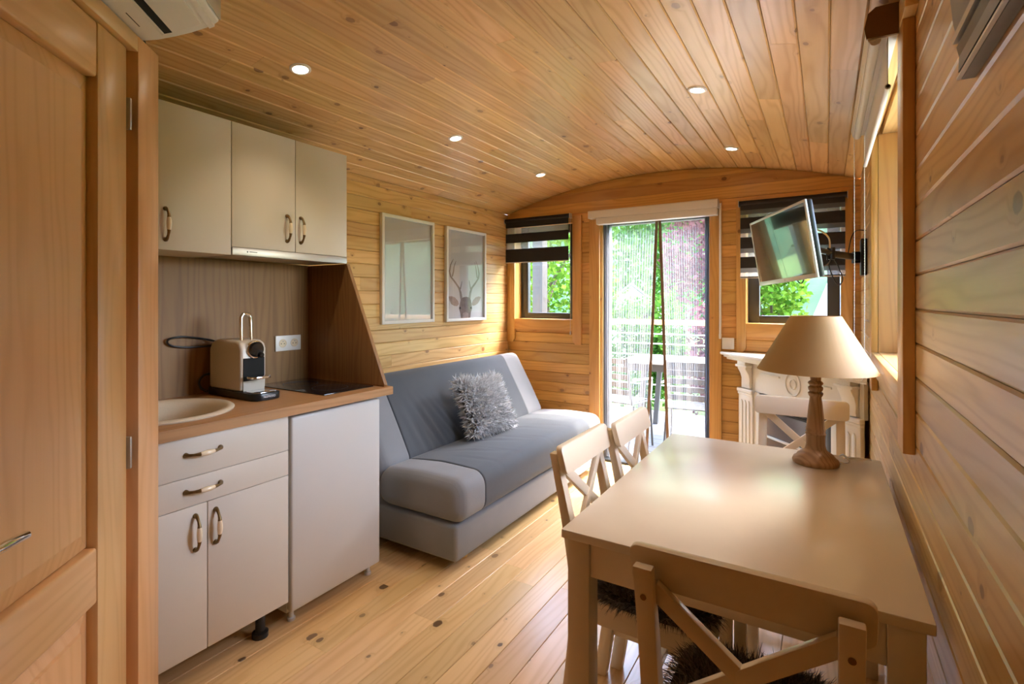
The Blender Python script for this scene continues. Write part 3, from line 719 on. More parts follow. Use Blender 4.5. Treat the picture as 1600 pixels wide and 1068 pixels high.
MB().tube(smooth_path([(-0.164, -0.04, 0.09), (-0.17, -0.075, 0.085), (-0.17, -0.095, 0.06), (-0.165, -0.09, 0.03), (-0.16, -0.064, 0.012)]), 0.005, 8).build('hose', M['black'], cm, smooth=60)
def text3d(name, body, size, parent, loc, rot, mat, sx=1.0):
    cu = bpy.data.curves.new(name, 'FONT'); cu.body = body; cu.size = size; cu.extrude = 0.0002; cu.align_x = 'CENTER'; cu.align_y = 'CENTER'
    o = bpy.data.objects.new(name, cu); COL.objects.link(o)
    dg = bpy.context.evaluated_depsgraph_get(); me = bpy.data.meshes.new_from_object(o.evaluated_get(dg)); bpy.data.objects.remove(o)
    me.materials.clear(); me.materials.append(mat)
    t = bpy.data.objects.new(name, me); COL.objects.link(t); t.parent = parent; t.location = loc; t.rotation_euler = rot; t.scale = (sx, 1, 1); return t
text3d('lettering', 'NESPRESSO', 0.0125, cm, (0.2004, 0.0, 0.016), (PI/2, 0, PI/2), M['whiteframe'], 0.85)

# ------------------------------------------------------------------ sofa
sofa = thing('sofa_bed', 'grey click-clack sofa bed with slate centre and light grey ends', 'sofa')
SY0, SY1, SA, SB = 1.945, 3.76, 2.155, 3.50
MB().box(-2.40, -1.515, SY0+0.01, SY1-0.01, 0.055, 0.235).build('base', M['sofaL'], sofa, bevel=0.02, seg=3)
for x in (-1.60, -2.32):
    for y in (SY0+0.18, SY1-0.18):
        MB().lathe([(0.022, 0.001), (0.030, 0.0545)], 16, (x, y, 0)).build('foot', M['trimZ'], sofa, smooth=50)
def nz(x, y, s=0): return math.sin(x*12.9+s)*math.cos(y*7.3+s*1.7)
def cushion(name, mat, frame, halfw, halft, r, ya, yb, round_a, round_b, wrinkle, parent):
    """frame(p, q, y) maps width/thickness coordinates to world; lofted along y"""
    ys = []
    N = max(6, int((yb-ya)/0.018))
    def ins(y):
        i = 0.0
        for flag, d in ((round_a, y-ya), (round_b, yb-y)):
            R = 0.065 if flag else 0.008
            if d < R: i = max(i, R - math.sqrt(max(0, R*R - (R-d)**2)))
        return i
    st = [ya + (yb-ya)*k/N for k in range(N+1)]
    for e_, f in ((ya, 1), (yb, -1)):
        for d in (0.0015, 0.005, 0.010, 0.02, 0.035, 0.05): st.append(e_ + f*d)
    st = sorted(set(round(s, 5) for s in st))
    rings = []
    for y in st:
        i = ins(y); hw, ht = halfw - i, halft - i; rr = max(0.01, r - i*0.6); ring = []
        pts = []
        base = rpoly(-hw, hw, -ht, ht, min(rr, ht*0.98), 6)
        # subdivide the straight top so that wrinkles can show
        full = []
        for k in range(len(base)):
            p, q = base[k], base[(k+1) % len(base)]
            L = math.hypot(q[0]-p[0], q[1]-p[1]); m = max(1, int(L/0.022))
            for j in range(m): full.append((p[0] + (q[0]-p[0])*j/m, p[1] + (q[1]-p[1])*j/m))
        if rings and len(full) != len(rings[0]):
            L0 = len(rings[0])
            per = [0.0]
            for k in range(len(full)):
                p, q = full[k], full[(k+1) % len(full)]; per.append(per[-1] + math.hypot(q[0]-p[0], q[1]-p[1]))
            res = []; j = 0
            for k in range(L0):
                t = per[-1]*k/L0
                while per[j+1] < t: j += 1
                f = (t-per[j])/max(1e-9, per[j+1]-per[j]); p, q = full[j], full[(j+1) % len(full)]
                res.append((p[0]+(q[0]-p[0])*f, p[1]+(q[1]-p[1])*f))
            full = res
        elif not rings:
            L0 = len(full); per = [0.0]
            for k in range(len(full)):
                p, q = full[k], full[(k+1) % len(full)]; per.append(per[-1] + math.hypot(q[0]-p[0], q[1]-p[1]))
            res = []; j = 0
            for k in range(L0+24):
                t = per[-1]*k/(L0+24)
                while per[j+1] < t: j += 1
                f = (t-per[j])/max(1e-9, per[j+1]-per[j]); p, q = full[j], full[(j+1) % len(full)]
                res.append((p[0]+(q[0]-p[0])*f, p[1]+(q[1]-p[1])*f))
            full = res
        for (p, q) in full:
            dz = wrinkle(p, y) if q > ht*0.5 else 0.0
            ring.append(frame(p, q + dz, y))
        rings.append(ring)
    return MB().loft(rings).build(name, mat, parent, smooth=60)
# seat: width axis x, thickness z
SXC, SHW, SZC, SHT = -1.765, 0.285, 0.343, 0.107
seat_f = lambda p, q, y: (SXC + p, y, SZC + q - 0.02*max(0.0, -p/SHW) * (q > 0))
def seat_w(p, y):
    w = 0.0
    for (y0, pc, am, sl, wd) in ((2.42, 0.05, 0.0045, 0.55, 0.016), (2.50, 0.12, 0.003, 0.4, 0.012), (2.63, -0.02, 0.005, 0.6, 0.018), (2.78, 0.08, 0.004, 0.45, 0.014), (2.86, 0.16, 0.003, 0.5, 0.012),
                                 (3.02, 0.0, 0.005, 0.35, 0.018), (3.17, 0.1, 0.0035, 0.5, 0.013), (3.33, 0.03, 0.004, 0.4, 0.016), (2.3, 0.14, 0.003, 0.3, 0.012)):
        d = (y - y0 - sl*(p-pc)); w -= am*math.exp(-(d/wd)**2 - ((p-pc)/0.12)**2) - 0.5*am*math.exp(-((d-1.7*wd)/wd)**2 - ((p-pc)/0.12)**2)
    return w + 0.010*math.cos(PI*p/SHW/2)
light_w = lambda p, y: 0.006*math.cos(PI*p/SHW/2)
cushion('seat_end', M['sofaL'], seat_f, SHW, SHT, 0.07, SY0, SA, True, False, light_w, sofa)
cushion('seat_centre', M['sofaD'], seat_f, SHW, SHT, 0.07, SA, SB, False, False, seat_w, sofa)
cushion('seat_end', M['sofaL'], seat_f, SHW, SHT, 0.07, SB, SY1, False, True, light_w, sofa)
# backrest leaning to the wall
bx0, bz0, bx1, bz1 = -1.975, 0.405, -2.255, 0.905
bd = Vector((bx1-bx0, 0, bz1-bz0)); BLn = bd.length; bd.normalize(); bn = Vector((bd.z, 0, -bd.x))
BHW, BHT = BLn/2, 0.085
bc = Vector(((bx0+bx1)/2, 0, (bz0+bz1)/2)) - bn*BHT
back_f = lambda p, q, y: tuple(bc + bd*p + bn*q + Vector((0, y, 0)))
def back_w(p, y):
    w = 0.0
    for (y0, k, am, sl) in ((2.40, 95, 0.006, -0.35), (2.55, 110, 0.004, -0.5), (2.3, 80, 0.004, -0.2), (3.2, 100, 0.003, 0.3)):
        d = y - y0 - sl*(p+0.1); w += am*math.exp(-(d/0.07)**2 - ((p+0.14)/0.14)**2)*math.sin(d*k)
    return w + 0.008*math.cos(PI*p/BHW/2)
light_b = lambda p, y: 0.005*math.cos(PI*p/BHW/2)
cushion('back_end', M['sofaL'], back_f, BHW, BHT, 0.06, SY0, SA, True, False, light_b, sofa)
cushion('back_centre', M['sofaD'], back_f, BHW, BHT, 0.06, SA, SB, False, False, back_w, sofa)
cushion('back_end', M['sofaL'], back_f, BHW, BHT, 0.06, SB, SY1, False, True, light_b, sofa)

# ------------------------------------------------------------------ fur
def fur(mb, samples, length, width, droop, seg=3, jitter=0.5, tang=None):
    for (p, nrm) in samples:
        p = Vector(p); nrm = Vector(nrm).normalized()
        r = Vector((random.uniform(-1,1), random.uniform(-1,1), random.uniform(-1,1)))
        d = (nrm + r*jitter + (Vector(tang) if tang else Vector((0,0,0)))).normalized()
        side = d.cross(Vector((random.uniform(-1,1), random.uniform(-1,1), random.uniform(-1,1)))).normalized()
        L = length*random.uniform(0.6, 1.15); vs = []; q = p.copy()
        bend = Vector((random.uniform(-1,1), random.uniform(-1,1), random.uniform(-1,1)))*0.35 + Vector((0,0,-droop))
        for k in range(seg+1):
            w = width*(1 - (k/seg)**1.5)
            if k < seg: vs += [q - side*w/2, q + side*w/2]
            else: vs.append(q.copy())
            d = (d + bend/seg).normalized(); q = q + d*L/seg
        fs = [(2*k, 2*k+1, 2*k+3, 2*k+2) for k in range(seg-1)] + [(2*seg-2, 2*seg-1, 2*seg)]
        mb.add(vs, fs)
# fluffy cushion leaning on the backrest
pw, ph, pt = 0.215, 0.185, 0.062
pil = thing('fluffy_cushion', 'fluffy pale grey fur cushion leaning on the sofa backrest', 'cushion', (-1.925, 2.79, 0.635))
pil.rotation_euler = (0, 0, 0)
Xax = Vector((0.06, 0.995, -0.05)).normalized()
Zup = Vector((-0.42, 0.16, 0.88)); Zup = (Zup - Xax*Zup.dot(Xax)).normalized(); Nn = Xax.cross(Zup).normalized()
if Nn.x < 0: Nn = -Nn
pil.rotation_euler = Matrix((Xax, Zup, Xax.cross(Zup))).transposed().to_euler()
def pcush(u, v, s):
    a, b = 2*u-1, 2*v-1
    k = (1-abs(a)**2.6)*(1-abs(b)**2.6)
    pin = 1 - 0.10*(1-abs(a)**2)*abs(b) ; pin2 = 1 - 0.10*(1-abs(b)**2)*abs(a)
    return Vector((a*pw*pin2, b*ph*pin, s*pt*max(0.0, k)**0.5))
mb = MB()
for s in (1, -1): mb.grid(lambda u, v: tuple(pcush(u, v, s)), 18, 16)
mb.build('cover', M['furbase'], pil, smooth=60)
smp = []
for _ in range(5200):
    u, v = random.random(), random.random(); s = 1 if random.random() < 0.72 else -1
    p = pcush(u, v, s); e_ = 0.01
    n_ = (pcush(min(u+e_,1), v, s) - pcush(max(u-e_,0), v, s)).cross(pcush(u, min(v+e_,1), s) - pcush(u, max(v-e_,0), s))*s
    if n_.length < 1e-9: n_ = Vector((u-.5, v-.5, 0.1))
    n_ = n_.normalized() + Vector((2*u-1, 2*v-1, 0))*(0.5 if max(abs(2*u-1), abs(2*v-1)) > 0.8 else 0.1)
    smp.append((p, n_))
mb = MB(); fur(mb, smp, 0.055, 0.0125, 0.15, jitter=0.7)
stuff(mb.build('fur', M['furG'], pil, recalc=False))

# ------------------------------------------------------------------ dining table
tb = thing('dining_table', 'cream painted dining table against the right wall', 'table')
TX0, TX1, TY0, TY1 = -0.566, 0.166, 1.157, 2.247
MB().box(TX0, TX1, TY0, TY1, 0.728, 0.750).build('tabletop', M['tabletop'], tb, bevel=0.003)
for x in (TX0+0.012, TX1-0.012-0.058):
    for y in (TY0+0.012, TY1-0.012-0.058):
        MB().box(x, x+0.058, y, y+0.058, 0.001, 0.7275).build('leg', M['paint'], tb, bevel=0.003)
MB().box(TX0+0.0705, TX1-0.0705, TY0+0.020, TY0+0.040, 0.640, 0.7275).build('apron', M['paint'], tb, bevel=0.001)
MB().box(TX0+0.0705, TX1-0.0705, TY1-0.040, TY1-0.020, 0.640, 0.7275).build('apron', M['paint'], tb, bevel=0.001)
MB().box(TX0+0.020, TX0+0.040, TY0+0.0705, TY1-0.0705, 0.640, 0.7275).build('apron', M['paint'], tb, bevel=0.001)
MB().box(TX1-0.040, TX1-0.020, TY0+0.0705, TY1-0.0705, 0.640, 0.7275).build('apron', M['paint'], tb, bevel=0.001)

# ------------------------------------------------------------------ chairs (sitter looks along +y)
def make_chair():
    t = empty('dining_chair'); P = M['paint']
    HWc = 0.170                                             # half spacing of the posts
    def post_y(z): return -0.178 - (0.0 if z < 0.45 else 0.085*((z-0.45)/0.43)**1.25) - (0.05*((0.45-z)/0.45)**1.6 if z < 0.45 else 0)
    for s in (-1, 1):
        rings = []
        for k in range(15):
            z = 0.001 + 0.854*k/14; y = post_y(z); w = 0.017; d = (0.021 if z < 0.45 else 0.021 - 0.010*((z-0.45)/0.40))
            x = s*(HWc - 0.017)
            rings.append([(x-w, y-d, z), (x+w, y-d, z), (x+w, y+d, z), (x-w, y+d, z)])
        p = MB().loft(rings).build('back_post', P, t, bevel=0.003)
        MB().lathe([(0.0055, 0.0), (0.0055, 0.0006)], 12, (s*(HWc-0.017), post_y(0.80)-0.0150, 0.80), 'y').build('screw', M['screw'], p)
        MB().prism([(s*0.158-0.019, 0.168), (s*0.158+0.019, 0.168), (s*0.158+0.019, 0.204), (s*0.158-0.019, 0.204)], 'z', 0.001, 0.428).build('leg', P, t, bevel=0.003)
        MB().bar((s*0.158, -0.158, 0.405), (s*0.158, 0.168, 0.405), 0.020, 0.05).build('seat_rail', P, t, bevel=0.001)
        MB().bar((s*0.158, -0.19, 0.165), (s*0.158, 0.168, 0.165), 0.018, 0.028).build('stretcher', P, t, bevel=0.001)
    MB().bar((-0.139, 0.186, 0.405), (0.139, 0.186, 0.405), 0.020, 0.05).build('seat_rail', P, t, bevel=0.001)
    MB().bar((-0.136, -0.170, 0.405), (0.136, -0.170, 0.405), 0.020, 0.05).build('seat_rail', P, t, bevel=0.001)
    MB().bar((-0.149, 0.0, 0.165), (0.149, 0.0, 0.165), 0.018, 0.028).build('stretcher', P, t, bevel=0.001)
    MB().box(-0.176, 0.176, -0.152, 0.214, 0.431, 0.450).build('seat', P, t, bevel=0.006, seg=3)
    # top rail, in front of the posts, tilted with them
    yr0, yr1 = post_y(0.80)+0.0130, post_y(0.88)+0.0110
    poly = rpoly(-0.186, 0.186, 0.0, 0.080, 0.018, 5)
    vs = []; mb = MB(); n = len(poly)
    for off in (0.0, 0.020):
        for x, h in poly:
            f = h/0.080; bow = -0.012*(1-(x/0.186)**2)
            vs.append((x, yr0 + (yr1-yr0)*f + off + bow*1.0 + 0.012, 0.801 + h))
    fs = [tuple(range(n))[::-1], tuple(range(n, 2*n))] + [(i, (i+1)%n, n+(i+1)%n, n+i) for i in range(n)]
    mb.add(vs, fs).build('top_rail', P, t, bevel=0.003)
    # crossed braces
    za, zb2 = 0.803, 0.575
    for s in (-1, 1):
        a = Vector((-s*0.135, post_y(za)+0.012+0.0007*s, za)); b = Vector((s*0.135, post_y(zb2)+0.004+0.0007*s, zb2))
        d = (b-a).normalized(); n_ = Vector((0, 1, 0)); n_ = (n_ - d*n_.dot(d)).normalized()
        MB().bar(a - d*0.012, b + d*0.012, 0.030, 0.016, up=n_).build('cross_brace', P, t, bevel=0.0015)
    MB().bar((-0.137, post_y(0.552), 0.552), (0.137, post_y(0.552), 0.552), 0.018, 0.036).build('lower_rail', P, t, bevel=0.0015)
    return t
ch0 = make_chair()
chairs = [((-0.121, 1.145, 0), 0.0, 'cream cross-back chair nearest the camera, its back turned to it'),
          ((-0.455, 1.566, 0), -PI/2, 'cream cross-back chair on the sofa side of the table, nearer the camera'),
          ((-0.418, 1.928, 0), -PI/2, 'cream cross-back chair on the sofa side of the table, nearer the glass door'),
          ((-0.100, 2.425, 0), PI, 'cream cross-back chair at the far table end in front of the fireplace')]
copies = [ch0] + [copy_tree(ch0) for _ in chairs[1:]]
for o, (loc, rz, lab) in zip(copies, chairs):
    o.location = loc; o.rotation_euler = (0, 0, rz); tag(o, lab, 'chair', 'dining chairs around the table')
def fur_pad(loc, rz, lab):
    t = thing('sheepskin_pad', lab, 'seat pad', (loc[0], loc[1], 0.4505), rz, 'sheepskin seat pads')
    poly = [(0.178*math.copysign(abs(math.cos(a))**0.6, math.cos(a)), 0.03 + 0.17*math.copysign(abs(math.sin(a))**0.6, math.sin(a))) for a in [2*PI*k/32 for k in range(32)]]
    MB().prism(poly, 'z', 0.0, 0.012).build('hide', M['furbaseB'], t)
    smp = []
    for _ in range(6000):
        a = random.uniform(0, 2*PI); r = math.sqrt(random.random())
        x = r*0.178*math.copysign(abs(math.cos(a))**0.6, math.cos(a)); y = 0.03 + r*0.17*math.copysign(abs(math.sin(a))**0.6, math.sin(a))
        out = Vector((x, y-0.03, 0))*(9.0 if r > 0.85 else 2.0)
        smp.append(((x, y, 0.010), Vector((0, 0, 0.8)) + out))
    mb = MB(); fur(mb, smp, 0.05, 0.0032, 0.8, jitter=0.38)
    stuff(mb.build('fur', M['furB'], t, recalc=False))
fur_pad(chairs[0][0], 0, 'dark taupe sheepskin pad on the chair nearest the camera')
fur_pad(chairs[1][0], -PI/2, 'dark taupe sheepskin pad on the chair beside the table leg')

# ------------------------------------------------------------------ table lamp
lp = thing('table_lamp', 'turned wooden table lamp with cream cone shade on the dining table', 'lamp', (-0.032, 2.095, 0.7505))
MB().lathe([(0.0, 0.0), (0.071, 0.0), (0.073, 0.008), (0.069, 0.018), (0.062, 0.022), (0.056, 0.032), (0.045, 0.040), (0.036, 0.045), (0.033, 0.052)], 36, cap=False).build('foot', M['lampwood'], lp, smooth=50)
MB().lathe([(0.033, 0.0522), (0.0295, 0.066), (0.030, 0.098), (0.0325, 0.104), (0.029, 0.110), (0.031, 0.118), (0.0285, 0.126), (0.026, 0.16), (0.0215, 0.205), (0.018, 0.232), (0.022, 0.238), (0.024, 0.246), (0.019, 0.252), (0.0225, 0.258),
            (0.0235, 0.266), (0.018, 0.272), (0.024, 0.280), (0.0225, 0.285), (0.016, 0.290), (0.019, 0.315), (0.022, 0.332)], 28).build('stem', M['lampwood'], lp, smooth=50)
mb = MB(); mb.lathe([(0.186, 0.325), (0.078, 0.517), (0.0765, 0.5165), (0.1842, 0.3252), (0.186, 0.325)], 64, cap=False)
mb.build('lamp_shade', M['shade'], lp, smooth=60)
MB().tube([(0.0, 0.0, 0.333), (0.0, 0.0, 0.40)], 0.012, 12).build('bulb_holder', M['porcelain'], lp, smooth=40)
MB().lathe([(0.008, 0.4005), (0.022, 0.42), (0.030, 0.45), (0.022, 0.475), (0.004, 0.486)], 20).build('bulb', M['porcelain'], lp, smooth=60)
mb = MB()
for k in range(3):
    a = 2*PI*k/3; pass
    MB().tube([(0.010*math.cos(a), 0.010*math.sin(a), 0.41), (0.036*math.cos(a), 0.036*math.sin(a), 0.45), (0.05*math.cos(a), 0.05*math.sin(a), 0.49), (0.077*math.cos(a), 0.077*math.sin(a), 0.513)], 0.0016, 6).build('shade_carrier', M['steel'], lp)
MB().tube(smooth_path([(0.06, 0.03, 0.006), (0.085, 0.035, 0.004), (0.10, 0.02, 0.016), (0.085, 0.045, 0.03), (0.075, 0.07, 0.018), (0.09, 0.10, 0.004), (0.13, 0.125, 0.004), (0.17, 0.125, 0.004)]), 0.003, 8).build('cable', M['whiteframe'], lp, smooth=60)

# ------------------------------------------------------------------ pictures on the left wall
def picture(label, y0, y1, z0, z1, deer):
    t = thing('framed_picture', label, 'picture', (XL, (y0+y1)/2, (z0+z1)/2), 0, 'framed prints above the sofa')
    hy, hz, b = (y1-y0)/2, (z1-z0)/2, 0.022
    for (ya, yb, za, zb) in ((-hy, -hy+b, -hz, hz), (hy-b, hy, -hz, hz)): MB().box(0.001, 0.026, ya, yb, za, zb).build('frame_side', M['whiteframe'], t, bevel=0.0012)
    for (ya, yb, za, zb) in ((-hy+b, hy-b, -hz, -hz+b), (-hy+b, hy-b, hz-b, hz)): MB().box(0.001, 0.026, ya, yb, za, zb).build('frame_side', M['whiteframe'], t, bevel=0.0012)
    pr = MB().box(0.002, 0.006, -hy+b, hy-b, -hz+b, hz-b).build('print', M['print'], t)
    MB().add([(0.0155, -hy+b, -hz+b), (0.0155, hy-b, -hz+b), (0.0155, hy-b, hz-b), (0.0155, -hy+b, hz-b)], [(0, 1, 2, 3)]).build('pane', M['picglass'], t, recalc=False)
    if deer:
        W, Hh = 2*(hy-b), 2*(hz-b)
        def q(x, y, d=0.0): return (0.0062+d, -hy+b + W*(x-640)/280, -hz+b + Hh*(943-y)/(943-222))
        def flat(name, pts, mat, d, par=pr):
            n = len(pts); MB().add([q(x, y, d) for x, y in pts], [tuple(range(n))]).build(name, mat, par, recalc=False)
        def ribbon(pts, ws, name):
            vs = []
            for i, (x, y) in enumerate(pts):
                a = pts[max(i-1, 0)]; c = pts[min(i+1, len(pts)-1)]; tx, ty = c[0]-a[0], c[1]-a[1]; L = math.hypot(tx, ty)
                nx, ny = -ty/L*ws[i]/2, tx/L*ws[i]/2; vs += [q(x+nx, y+ny, 0.0003), q(x-nx, y-ny, 0.0003)]
            MB().add(vs, [(2*i, 2*i+1, 2*i+3, 2*i+2) for i in range(len(pts)-1)]).build(name, M['antler'], pr, recalc=False)
        flat('deer_head', [(742, 943), (738, 900), (728, 862), (735, 820), (742, 785), (760, 768), (785, 763), (808, 770), (820, 790), (826, 830), (830, 862), (820, 900), (816, 943)], M['deer'], 0.0004)
        flat('deer_ear', [(728, 825), (722, 800), (700, 770), (676, 760), (652, 762), (660, 795), (672, 825), (695, 840), (715, 842)], M['deerear'], 0.0002)
        flat('deer_ear', [(826, 825), (836, 795), (858, 768), (884, 758), (902, 765), (892, 795), (876, 822), (852, 838), (834, 840)], M['deerear'], 0.0002)
        flat('deer_eye', [(728, 850), (740, 848), (744, 862), (734, 868)], M['dark'], 0.0006); flat('deer_eye', [(816, 850), (828, 852), (824, 866), (814, 864)], M['dark'], 0.0006)
        flat('deer_muzzle', [(758, 943), (756, 905), (778, 890), (800, 905), (800, 943)], M['deerear'], 0.0006)
        ribbon([(748, 785), (740, 730), (728, 690), (700, 645), (668, 600), (660, 560), (668, 505), (688, 455)], [18, 16, 14, 13, 12, 10, 8, 3], 'antler')
        ribbon([(680, 600), (688, 560), (692, 520), (706, 470)], [10, 9, 7, 3], 'antler'); ribbon([(738, 700), (746, 665), (752, 632)], [10, 7, 3], 'antler')
        ribbon([(808, 785), (815, 730), (826, 690), (856, 645), (882, 600), (886, 560), (878, 505), (860, 450)], [18, 16, 14, 13, 12, 10, 8, 3], 'antler')
        ribbon([(872, 600), (866, 560), (862, 520), (852, 465)], [10, 9, 7, 3], 'antler'); ribbon([(818, 700), (812, 660), (806, 622)], [10, 7, 3], 'antler')
picture('white framed pale grey print nearer the kitchen', 2.41, 2.935, 1.166, 1.90, False)
picture('white framed print of an antlered deer head', 3.078, 3.612, 1.160, 1.896, True)

# ------------------------------------------------------------------ blinds
def zebra(name, label, x0, x1, z0, z1, y, bands):
    t = thing(name, label, 'blind')
    MB().lathe([(0.019, x0), (0.019, x1)], 20, (0, y, z1-0.02), 'x').build('roller', M['zebradark'], t, smooth=40)
    MB().box(x0-0.004, x0-0.0005, y-0.021, YB-0.0225, z1-0.042, z1).build('bracket', M['silver'], t); MB().box(x1+0.0005, x1+0.004, y-0.021, YB-0.0225, z1-0.042, z1).build('bracket', M['silver'], t)
    MB().box(x0, x1, y+0.020, YB-0.0225, z1-0.004, z1+0.002).build('head_rail', M['silver'], t)
    z = z1 - 0.030; yf = y - 0.012
    for h, m in bands:
        zz = max(z - h, z0+0.008); MB().box(x0+0.010, x1-0.010, yf, yf+0.0015, zz, z).build('band', M[m], t); z = zz
        if zz <= z0+0.0081: break
    MB().box(x0+0.010, x1-0.010, yf-0.003, yf+0.005, z0, z0+0.008).build('bottom_bar', M['silver'], t)
    return t
z1b = zebra('striped_blind', 'dark striped roller blind on the window beside the sofa, half lowered', -2.490, -1.845, 1.660, 2.062, 3.945, [(0.055, 'zebradark'), (0.055, 'zebrasheer'), (0.080, 'zebradark'), (0.057, 'zebrasheer'), (0.12, 'zebradark')])
MB().tube([(-1.836, 3.93, 2.03), (-1.836, 3.93, 1.06)], 0.0016, 6).build('pull_chain', M['silver'], z1b)
MB().lathe([(0.004, 1.035), (0.006, 1.04), (0.006, 1.06), (0.003, 1.066)], 10, (-1.836, 3.93, 0)).build('chain_weight', M['silver'], z1b, smooth=40)
D, S, G_ = 'zebradark', 'zebrasheer', 'zebragrey'
zebra('striped_blind', 'dark striped roller blind behind the wall-mounted television', -0.528, 0.115, 1.478, 2.028, 3.945, [(0.040, D), (0.030, G_), (0.022, S)] + [(0.078, D), (0.032, G_), (0.028, S)]*3 + [(0.10, D)])

# white box over the door with its wand
vl = thing('door_blind_box', 'white roller blind box over the glass door', 'blind')
MB().prism([(3.90, 1.994), (3.897, 2.050), (3.903, 2.056), (3.977, 2.056), (3.977, 1.994)], 'x', -1.665, -0.665).build('cover', M['valance'], vl, bevel=0.002)
MB().prism([(3.915, 1.942), (3.908, 1.993), (3.975, 1.993), (3.975, 1.942)], 'x', -1.600, -0.672).build('lower_fascia', M['valance'], vl, bevel=0.004)
MB().tube([(-0.657, 3.965, 2.03), (-0.657, 3.965, 1.08)], 0.0075, 10).build('wand', M['valance'], vl, smooth=50)
MB().tube([(-0.657, 3.965, 1.0795), (-0.657, 3.965, 1.045)], [0.010, 0.008], 10).build('wand_end', M['valance'], vl, smooth=50)

# white cassette blind over the right window
cb = thing('cassette_blind', 'white cassette roller blind pulled up over the side window', 'blind')
cy0, cy1 = 1.672, 2.62
MB().prism([(0.096, 2.015), (0.090, 2.045), (0.097, 2.085), (0.112, 2.1), (0.161, 2.1), (0.161, 2.022)], 'y', cy0+0.004, cy1).build('cassette', M['valance'], cb, bevel=0.002)
MB().prism([(0.092, 2.022), (0.087, 2.05), (0.095, 2.088), (0.112, 2.102), (0.162, 2.102), (0.162, 2.020)], 'y', cy0-0.004, cy0+0.0035).build('end_cap', plain('brown_end_cap', (0.16, 0.075, 0.02), 0.4), cb)
MB().tube([(0.112, cy0+0.006, 2.017), (0.112, cy1-0.004, 2.017)], 0.013, 12).build('roll', M['valance'], cb, smooth=60)
MB().box(0.099, 0.1005, cy0+0.006, cy1-0.002, 2.0145, 2.0200).build('groove', M['anthracite'], cb)
MB().box(0.1385, 0.1405, cy0+0.01, cy1-0.004, 1.895, 2.022).build('fabric', M['valance'], cb)
MB().tube([(0.1395, cy0+0.008, 1.889), (0.1395, cy1-0.002, 1.889)], 0.007, 10).build('bottom_bar', M['valance'], cb, smooth=60)
MB().lathe([(0.0045, cy0+0.004), (0.0045, cy0+0.0075)], 10, (0.1395, 0, 1.889), 'y').build('end_plug', M['black'], cb)
mb = MB()
for x in (0.101, 0.137):
    MB().tube([(x, cy1+0.006, 2.02), (x+0.002, cy1+0.006, 1.5), (x, cy1+0.006, 1.0)], 0.0011, 6).build('bead_chain', M['metalwhite'], cb)
    bd_ = MB()
    for k in range(0, 86): bd_.lathe([(0.0002, -0.0022), (0.0021, 0), (0.0002, 0.0022)], 6, (x+0.001, cy1+0.006, 1.005+k*0.0118), cap=False)
    stuff(bd_.build('beads', M['metalwhite'], cb))
MB().tube([(0.101, cy1+0.006, 1.0), (0.110, cy1+0.006, 0.98), (0.119, cy1+0.006, 0.975), (0.128, cy1+0.006, 0.98), (0.137, cy1+0.006, 1.0)], 0.0018, 6).build('chain_loop', M['metalwhite'], cb)

# ------------------------------------------------------------------ net curtains in the doorway
def net_panel(label, xa_top, xb_top, xa_bot, xb_bot, folds, tape_left):
    t = thing('net_curtain', label, 'curtain', (0, 0, 0), 0, 'net curtain halves in the doorway')
    y0, zt_, zb_ = 4.03, 1.99, 0.03
    def fn(u, v):
        xa = xa_top + (xa_bot-xa_top)*v; xb = xb_top + (xb_bot-xb_top)*v
        x = xa + (xb-xa)*u
        y = y0 + 0.012*math.sin(u*folds*6.283 + 1.3*math.sin(v*3)) * (0.35+0.65*v) + 0.008*math.sin(v*9+u*4)*v
        return (x, y, zt_ + (zb_-zt_)*v)
    nu, nv = 60, 30
    o = MB().grid(fn, nu, nv).build('net', M['net'], t, smooth=180, recalc=False)
    uv = o.data.uv_layers.new(name='uv')
    for l in o.data.loops:
        vi = l.vertex_index; uv.data[l.index].uv = ((vi % (nu+1))/nu, (vi//(nu+1))/nv)
    ut = 1.0 if tape_left else 0.0
    pts = [Vector(fn(ut, v/24)) for v in range(25)]
    w = 0.011; vs = []
    for p in pts: vs += [(p.x-w, p.y-0.003, p.z), (p.x+w, p.y-0.003, p.z), (p.x+w, p.y-0.0015, p.z), (p.x-w, p.y-0.0015, p.z)]
    rings = [vs[4*i:4*i+4] for i in range(25)]
    MB().loft(rings).build('edge_tape', M['grouttan'], t)
    return t
nl = net_panel('left half of the striped white net curtain in the doorway', -1.568, -1.134, -1.568, -1.222, 4, True)
nr = net_panel('right half of the striped white net curtain in the doorway', -1.114, -0.758, -1.048, -0.758, 4, False)
def edge_band(parent, x0, x1):
    def fn(u, v): return (x0 + (x1-x0)*u + 0.003*math.sin(v*7+u*3)*v, 4.022 + 0.008*math.sin(u*14 + v*2), 1.99 - 1.96*v)
    MB().grid(fn, 14, 20).build('gathered_edge', M['netgrey'], parent, smooth=180, recalc=False)
edge_band(nl, -1.580, -1.545); edge_band(nr, -0.775, -0.744)
MB().box(-1.54, -1.138, 4.016, 4.019, 1.955, 1.99).build('header_tape', M['netgrey'], nl); MB().box(-1.110, -0.78, 4.016, 4.019, 1.955, 1.99).build('header_tape', M['netgrey'], nr)

# ------------------------------------------------------------------ light switch
sw = thing('light_switch', 'white light switch on the back wall above the mantel corner', 'switch')
MB().box(-0.646, -0.564, YB-0.0305, YB-0.0225, 0.972, 1.054).build('plate', M['plate'], sw, bevel=0.002)
MB().box(-0.632, -0.578, YB-0.0335, YB-0.0307, 0.986, 1.040).build('rocker', M['plate'], sw, bevel=0.001)
MB().box(-0.64, -0.57, YB-0.0224, YB-0.0005, 0.978, 1.048).build('back_box', M['plate'], sw)

